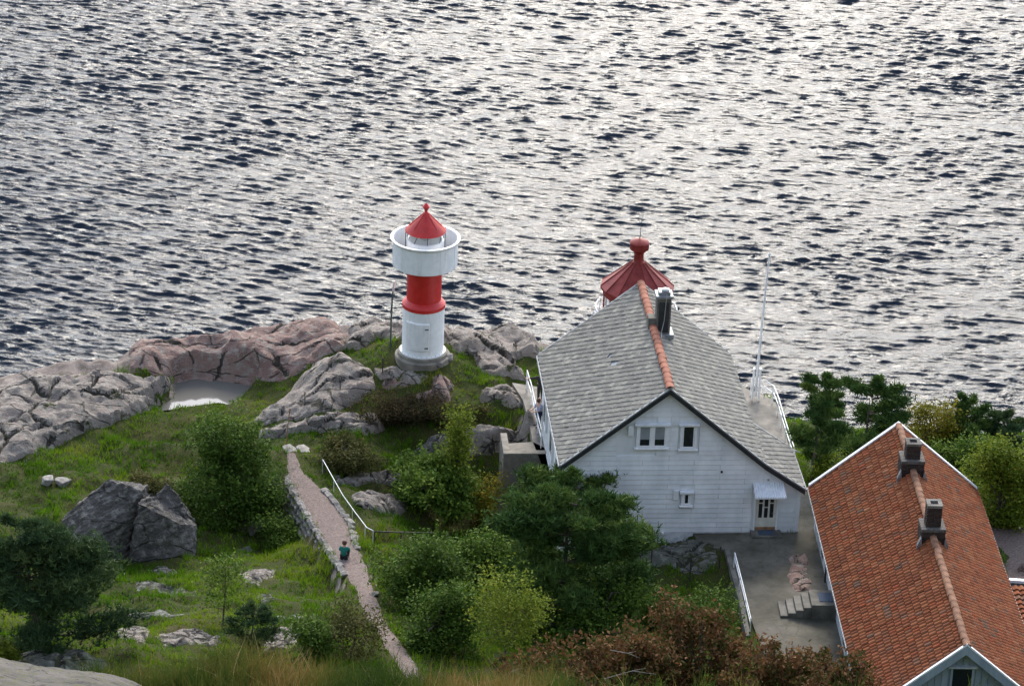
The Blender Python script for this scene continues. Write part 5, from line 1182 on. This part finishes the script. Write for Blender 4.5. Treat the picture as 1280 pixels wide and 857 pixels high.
tree('weed_clump', 'tall pale weeds beside the lower path wall', 'weeds', (436,820), (404,736,482,822), 'leaf_olive', .10, 1900, 30, 12, trunk=.025, sub=16, spread=.2, open_=.4)
tree('bramble', 'dark bramble left of the tall weeds', 'bush', (392,820), (352,765,432,825), 'leaf_dark', .11, 2400, 31, 10, trunk=.03, sub=20, spread=.22)
tree('bramble', 'bramble growing below the path retaining wall', 'bush', (346,680), (312,640,384,690), 'leaf_dark', .10, 3000, 32, 10, trunk=.03, sub=24, spread=.22)
tree('bramble', 'dark bramble in the gully below the concrete wall', 'bush', (640,668), (600,632,690,675), 'leaf_dark', .11, 2600, 33, 9, trunk=.03, sub=22, spread=.22)
# the nearest withered shrubs on the hillside edge
WS = 'withered shrubs in front'
for i, (lb, bs, bx_, n_, y_) in enumerate([
  ('tallest withered brown shrub in front of the yard grass', (850,905), (768,732,960,900), 4600, 61),
  ('withered brown shrub in front of the yard ramp', (985,915), (900,790,1078,910), 4200, 60),
  ('low withered shrub at the foot of the birch', (700,900), (612,790,800,895), 3000, 58),
  ('low rusty shrub between birch and tallest shrub', (770,900), (700,772,850,895), 3000, 60),
  ('withered shrub against the bottom right house corner', (1050,930), (985,800,1100,925), 2200, 58)]):
    tree('withered_shrub', lb, 'bush', bs, bx_, 'leaf_brown', .10, int(n_*1.7), 50+i, 26, trunk=.03, sub=16, spread=.065, open_=.45, ry=.6, yfix=y_, bark='bark', group=WS, cone=0, upb=0)

# ================================================================== GRASS (nobody could count it)
HOUSES = [[tuple(hloc(x,y)[:2]) for x,y in ((-12,-.05),(.2,-.05),(.2,4.2),(-2,4.2),(-2,16.5),(-12,16.5))], [tuple(gloc(x,y)[:2]) for x,y in ((-GW,-GL),(GW,-GL),(GW,0),(-GW,0))]]
def meadow():
    rg = np.random.default_rng(5); n = 60000
    x = rg.uniform(-30, 32, n); y = rg.uniform(112, 172, n)
    # only what the photograph could see, a little beyond its frame
    keep = np.abs(x) < .165*y+1.5
    dens = fbm(x*.35, y*.35, 31); keep &= rg.random(n) < .45+1.1*dens
    z = H(x, y); keep &= z > 2.5; keep &= (y < np.interp(x, COAST[:,0], COAST[:,1])-2.0+(fbm(x*.6, y*.6, 88)-.5)*2.5) | (x > 12)
    d, t = line_d(PATH, x, y); hw = np.interp(t, np.arange(len(PATH)), PATH[:,3])/2; keep &= d > hw*.92
    for pl in HOUSES+[YARD, TERR, LTER, POOL]: keep &= poly_sd(pl, x, y) < .02
    for pl in KEEP: keep &= poly_sd(pl, x, y) < .18
    keep &= np.hypot(x-LH[0], y-LH[1]) > 1.75
    x, y, z = x[keep], y[keep], z[keep]; n = len(x); per = 7
    tone = np.clip(.16 + 1.5*(fbm(x*.22, y*.22, 61, 3)-.36) + .5*(fbm(x*1.1, y*1.1, 62, 3)-.45), 0, .85)
    hgt = .12 + .85*np.clip(fbm(x*.7, y*.7, 63)-.36, 0, 1) + .05*rg.random(n)
    X = np.repeat(x, per)+rg.normal(0,.11,n*per); Y = np.repeat(y, per)+rg.normal(0,.11,n*per); Z = np.repeat(z, per)-.03
    h = np.repeat(hgt, per)*rg.uniform(.6,1.25,n*per); th = rg.uniform(0, 2*math.pi, n*per); wd = rg.uniform(.016,.034,n*per)
    ln = np.repeat(rg.normal(0,.3,n), per)+rg.normal(.15,.3,n*per); la = np.repeat(rg.uniform(0,6.28,n), per)+rg.normal(0,.7,n*per)
    a = np.stack([X-np.cos(th)*wd, Y-np.sin(th)*wd, Z], -1); b = np.stack([X+np.cos(th)*wd, Y+np.sin(th)*wd, Z], -1)
    c = np.stack([X+np.cos(la)*ln*h, Y+np.sin(la)*ln*h, Z+h*(1-.3*np.abs(ln))], -1)
    V = np.stack([a,b,c], 1).reshape(-1,3); val = np.clip(np.repeat(tone, per)+rg.normal(0,.10,n*per), 0, 1)
    o = link('meadow_grass', mesh_np('meadow_grass', V, np.arange(3*n*per).reshape(-1,3), val), 'grass')
    prop(o, 'rough green and olive grass covering the promontory', 'grass', None, 'stuff')
meadow()
def near_grass():
    rg = np.random.default_rng(6); n = 4600
    x = rg.uniform(-6.6, 7.6, n); y = np.where(x < 1.2, rg.uniform(42.4, 46.9, n), rg.uniform(43, 52, n))
    keep = ~((x < -4.9) & (y < 45.2)) & ((x < .6) | (rg.random(n) < np.clip(.75-(x-.6)*.8, .02, 1))); x, y = x[keep], y[keep]; n = len(x); per = 13
    z = H(x, y); tone = np.clip(.36 + 2.2*(fbm(x*.6, y*.6, 81, 3)-.42), 0, .88)
    X = np.repeat(x, per)+rg.normal(0,.06,n*per); Y = np.repeat(y, per)+rg.normal(0,.06,n*per); Z = np.repeat(z, per)-.03
    h = np.repeat(.34+.40*rg.random(n), per)*rg.uniform(.5,1.2,n*per); th = rg.uniform(0,6.28,n*per); wd = rg.uniform(.004,.009,n*per)
    ln = rg.normal(.35,.22,n*per); la = np.repeat(rg.uniform(0,6.28,n), per)+rg.normal(0,1.0,n*per)
    val = np.clip(np.repeat(tone, per)+rg.normal(0,.14,n*per), 0, .95); dry = rg.random(n*per) < .015; val[dry] = 1; h[dry] *= 1.05; wd[dry] *= .8
    rows = []
    for f, ww, bend in ((0,1,0),(.5,.8,.25),(1,.12,1)):
        cx = X+np.cos(la)*ln*h*bend; cy = Y+np.sin(la)*ln*h*bend; cz = Z+h*f*(1-.25*bend*np.abs(ln))
        rows += [np.stack([cx-np.cos(th)*wd*ww, cy-np.sin(th)*wd*ww, cz], -1), np.stack([cx+np.cos(th)*wd*ww, cy+np.sin(th)*wd*ww, cz], -1)]
    V = np.stack(rows, 1).reshape(-1,3); k = np.arange(n*per)*6
    Fc = np.concatenate([np.stack([k,k+1,k+3,k+2], -1), np.stack([k+2,k+3,k+5,k+4], -1)]); o = link('tall_grass', mesh_np('tall_grass', V, Fc, np.concatenate([val,val])), 'grassnear')
    prop(o, 'tall rough grass along the bottom edge on the near slope', 'grass', None, 'stuff')
near_grass()
def path_stones():
    rg = np.random.default_rng(8); n = 1500; t = rg.uniform(0, len(pc)-1.01, n); i = t.astype(int); f = (t-i)[:,None]
    c = pc[i]*(1-f)+pc[i+1]*f; off = rg.uniform(-.9,.9,n)*pw[i]; p = c.copy(); p[:,:2] += pn[i]*off[:,None]; p[:,2] += .02
    s = rg.uniform(.015,.04,n)[:,None]; base_ = np.array([(1,0,0),(-.5,.87,0),(-.5,-.87,0),(.2,0,.8)])
    V = (p[:,None,:] + base_[None]*s[:,None,:]*rg.uniform(.7,1.3,(n,4,1))).reshape(-1,3); k = np.arange(n)*4
    Fc = np.concatenate([np.stack([k,k+1,k+3], -1), np.stack([k+1,k+2,k+3], -1), np.stack([k+2,k,k+3], -1)])
    o = link('path_gravel', mesh_np('path_gravel', V, Fc), 'stone'); prop(o, 'loose pebbles scattered over the gravel footpath', 'gravel', None, 'stuff')
path_stones()
for i, (lb, pts) in enumerate((('bleached forked twig lying in the withered shrubs', ((763,812),(785,816),(800,822))), ('pale dead twig on the grass left of the shrubs', ((630,850),(640,838),(660,845))), ('long pale dead branch low in the withered shrubs', ((755,848),(790,838),(820,842))))):
    ps = [at_y(a, b, 57 if i != 1 else 46) for a, b in pts]; b0 = ps[0]; m = MB(); m.tube([q-b0 for q in ps], [.009,.007,.003], 5); m.tube([ps[1]-b0, (ps[1]+ps[2])/2-b0+np.array([.03,0,.1])], [.008,.003], 5)
    o = m.build('dead_twig', 'twig', None); o.location = b0; prop(o, lb, 'twig')

# ================================================================== PEOPLE
def skin_mesh(name, nodes_, edges, mat, parent, levels=1):
    ks = list(nodes_); me = bpy.data.meshes.new(name); me.from_pydata([nodes_[k][:3] for k in ks], [(ks.index(a), ks.index(b)) for a, b in edges], [])
    o = link(name, me, mat, parent); me.skin_vertices or None
    md = o.modifiers.new('skin', 'SKIN'); md.use_smooth_shade = True
    if not me.skin_vertices: me.attributes
    for i, k in enumerate(ks): r = nodes_[k][3]; me.skin_vertices[0].data[i].radius = (r, r)
    me.skin_vertices[0].data[0].use_root = True
    s_ = o.modifiers.new('sub', 'SUBSURF'); s_.levels = levels; s_.render_levels = levels
    return o
def skin_obj(name, nd, ed, mat, parent):
    ks = list(nd); bm = bmesh.new(); ly = bm.verts.layers.skin.verify(); vs = {}
    for i, k in enumerate(ks):
        v = bm.verts.new(nd[k][:3]); v[ly].radius = (nd[k][3], nd[k][3]); v[ly].use_root = (i == 0); vs[k] = v
    for a, b in ed: bm.edges.new((vs[a], vs[b]))
    me = bpy.data.meshes.new(name); bm.to_mesh(me); bm.free(); o = link(name, me, mat, parent)
    md = o.modifiers.new('skin', 'SKIN'); md.use_smooth_shade = True; s_ = o.modifiers.new('sub', 'SUBSURF'); s_.levels = 1; s_.render_levels = 1; return o
def person(label, loc, rz, J, top, bottom, hair='hair', sleeves=1.0):
    """J: joint positions; y- is forward"""
    o = T('person', label, 'person', loc, rz)
    nd = {'pelvis': (*J['pelvis'], .13), 'waist': (*J['waist'], .12), 'chest': (*J['chest'], .14), 'neck': (*J['neck'], .055), 'head': (*J['head'], .10), 'crown': (J['head'][0], J['head'][1]+.01, J['head'][2]+.09, .085), 'nose': (J['head'][0]+J['look'][0]*.11, J['head'][1]+J['look'][1]*.11, J['head'][2]-.01, .018)}
    ed = [('pelvis','waist'),('waist','chest'),('chest','neck'),('neck','head'),('head','crown'),('head','nose')]
    for s in ('l','r'):
        nd.update({s+'sh': (*J[s+'sh'], .065), s+'el': (*J[s+'el'], .045), s+'wr': (*J[s+'wr'], .03)})
        ed += [('chest',s+'sh'),(s+'sh',s+'el'),(s+'el',s+'wr')]
        wv, ev = Vector(J[s+'wr']), Vector(J[s+'el']); d = (wv-ev).normalized(); sd_ = d.cross(Vector((0,0,1))) if abs(d.z) < .9 else Vector((0,1,0)); sd_.normalize(); pm_ = wv+d*.08
        nd[s+'palm'] = (*pm_, .032); ed.append((s+'wr', s+'palm'))
        for f_, (of, ln) in enumerate(((-.03,.065),(-.01,.08),(.01,.075),(.03,.06))):
            k1 = pm_+sd_*of+d*.035; k2 = k1+d*ln+Vector((0,0,-.015)); nd[s+'f%d' % f_] = (*k1, .010); nd[s+'g%d' % f_] = (*k2, .008); ed += [(s+'palm', s+'f%d' % f_), (s+'f%d' % f_, s+'g%d' % f_)]
        k1 = wv+d*.04-sd_*.045; k2 = k1+d*.05-sd_*.02; nd[s+'t0'] = (*k1, .011); nd[s+'t1'] = (*k2, .009); ed += [(s+'palm', s+'t0'), (s+'t0', s+'t1')]
        nd.update({s+'hip': (*J[s+'hip'], .09), s+'kn': (*J[s+'kn'], .06), s+'an': (*J[s+'an'], .042), s+'toe': (*J[s+'toe'], .04)})
        ed += [('pelvis',s+'hip'),(s+'hip',s+'kn'),(s+'kn',s+'an'),(s+'an',s+'toe')]
    body = skin_obj('body', nd, ed, 'skin', o)
    up = {k: (*nd[k][:3], nd[k][3]+.028) for k in ('pelvis','waist','chest')}; ue = [('pelvis','waist'),('waist','chest')]
    for s in ('l','r'):
        up[s+'sh'] = (*nd[s+'sh'][:3], .09); up[s+'el'] = (*nd[s+'el'][:3], .066); up[s+'wr'] = (*(Vector(nd[s+'el'][:3]).lerp(Vector(nd[s+'wr'][:3]), .85*sleeves+.05)), .05); ue += [('chest',s+'sh'),(s+'sh',s+'el'),(s+'el',s+'wr')]
    skin_obj('shirt', up, ue, top, o)
    lo = {'pelvis': (*nd['pelvis'][:3], .15)}; le = []
    for s in ('l','r'):
        for k, r_ in (('hip',.115),('kn',.085),('an',.065)): lo[s+k] = (*nd[s+k][:3], r_)
        le += [('pelvis',s+'hip'),(s+'hip',s+'kn'),(s+'kn',s+'an')]
    skin_obj('trousers', lo, le, bottom, o)
    for s in ('l','r'): skin_obj('shoe', {'a': (*nd[s+'an'][:3][:2], nd[s+'an'][2]-.03, .055), 'b': (*nd[s+'toe'][:3], .05)}, [('a','b')], 'dark', o)
    h_ = Vector(J['head']); lk = Vector((J['look'][0], J['look'][1], 0)); c = h_+Vector((0,0,.05))-lk*.03
    m = MB(); m.lathe([(.0,.125),(.06,.112),(.105,.065),(.122,.0),(.115,-.06),(.08,-.10)], 12); hr = m.build('hair', hair, o, 80); hr.location = c; 
    return o
STAND = dict(pelvis=(0,0,.93), waist=(0,0,1.1), chest=(0,-.01,1.32), neck=(0,0,1.48), head=(0,-.02,1.60), look=(0,-1), lsh=(.19,0,1.40), rsh=(-.19,0,1.40), lel=(.24,.02,1.14), rel=(-.24,.02,1.14), lwr=(.22,-.15,.98), rwr=(-.22,-.15,.98), lhip=(.09,0,.9), rhip=(-.09,0,.9), lkn=(.1,-.02,.5), rkn=(-.1,-.02,.5), lan=(.1,.02,.08), ran=(-.1,.02,.08), ltoe=(.11,-.14,.04), rtoe=(-.11,-.14,.04))
pA = dict(STAND); pA.update(lwr=(.16,-.34,1.12), lel=(.24,-.1,1.16), rwr=(-.16,-.34,1.12), rel=(-.24,-.1,1.16), head=(0,-.08,1.59), chest=(0,-.05,1.32))
a_ = at_z(673, 535, 9.99); person('person in a striped blue shirt at the walkway railing', (a_[0], a_[1], 9.99), R(-60), pA, 'striped', 'navy', sleeves=.4)
pB = dict(STAND); pB.update(rel=(-.46,-.05,1.38), rwr=(-.68,-.1,1.42))
a_ = at_z(675, 501, 9.99); person('person dressed in black pointing out from the walkway', (a_[0], a_[1], 9.99), R(10), pB, 'blackcloth', 'blackcloth')
pC = dict(pelvis=(0,0,.2), waist=(0,.03,.36), chest=(0,-.02,.58), neck=(0,-.05,.73), head=(0,-.09,.85), look=(0,-1), lsh=(.17,-.02,.65), rsh=(-.17,-.02,.65), lel=(.24,-.12,.44), rel=(-.24,-.12,.44), lwr=(.12,-.32,.38), rwr=(-.12,-.32,.38), lhip=(.1,0,.18), rhip=(-.1,0,.18), lkn=(.16,-.38,.46), rkn=(-.16,-.38,.46), lan=(.13,-.36,.08), ran=(-.13,-.36,.08), ltoe=(.14,-.52,.05), rtoe=(-.14,-.52,.05))
q_ = hit(430, 699); person('person in a teal top crouching on the gravel footpath', (q_[0], q_[1], q_[2]), R(172), pC, 'teal', 'blackcloth')
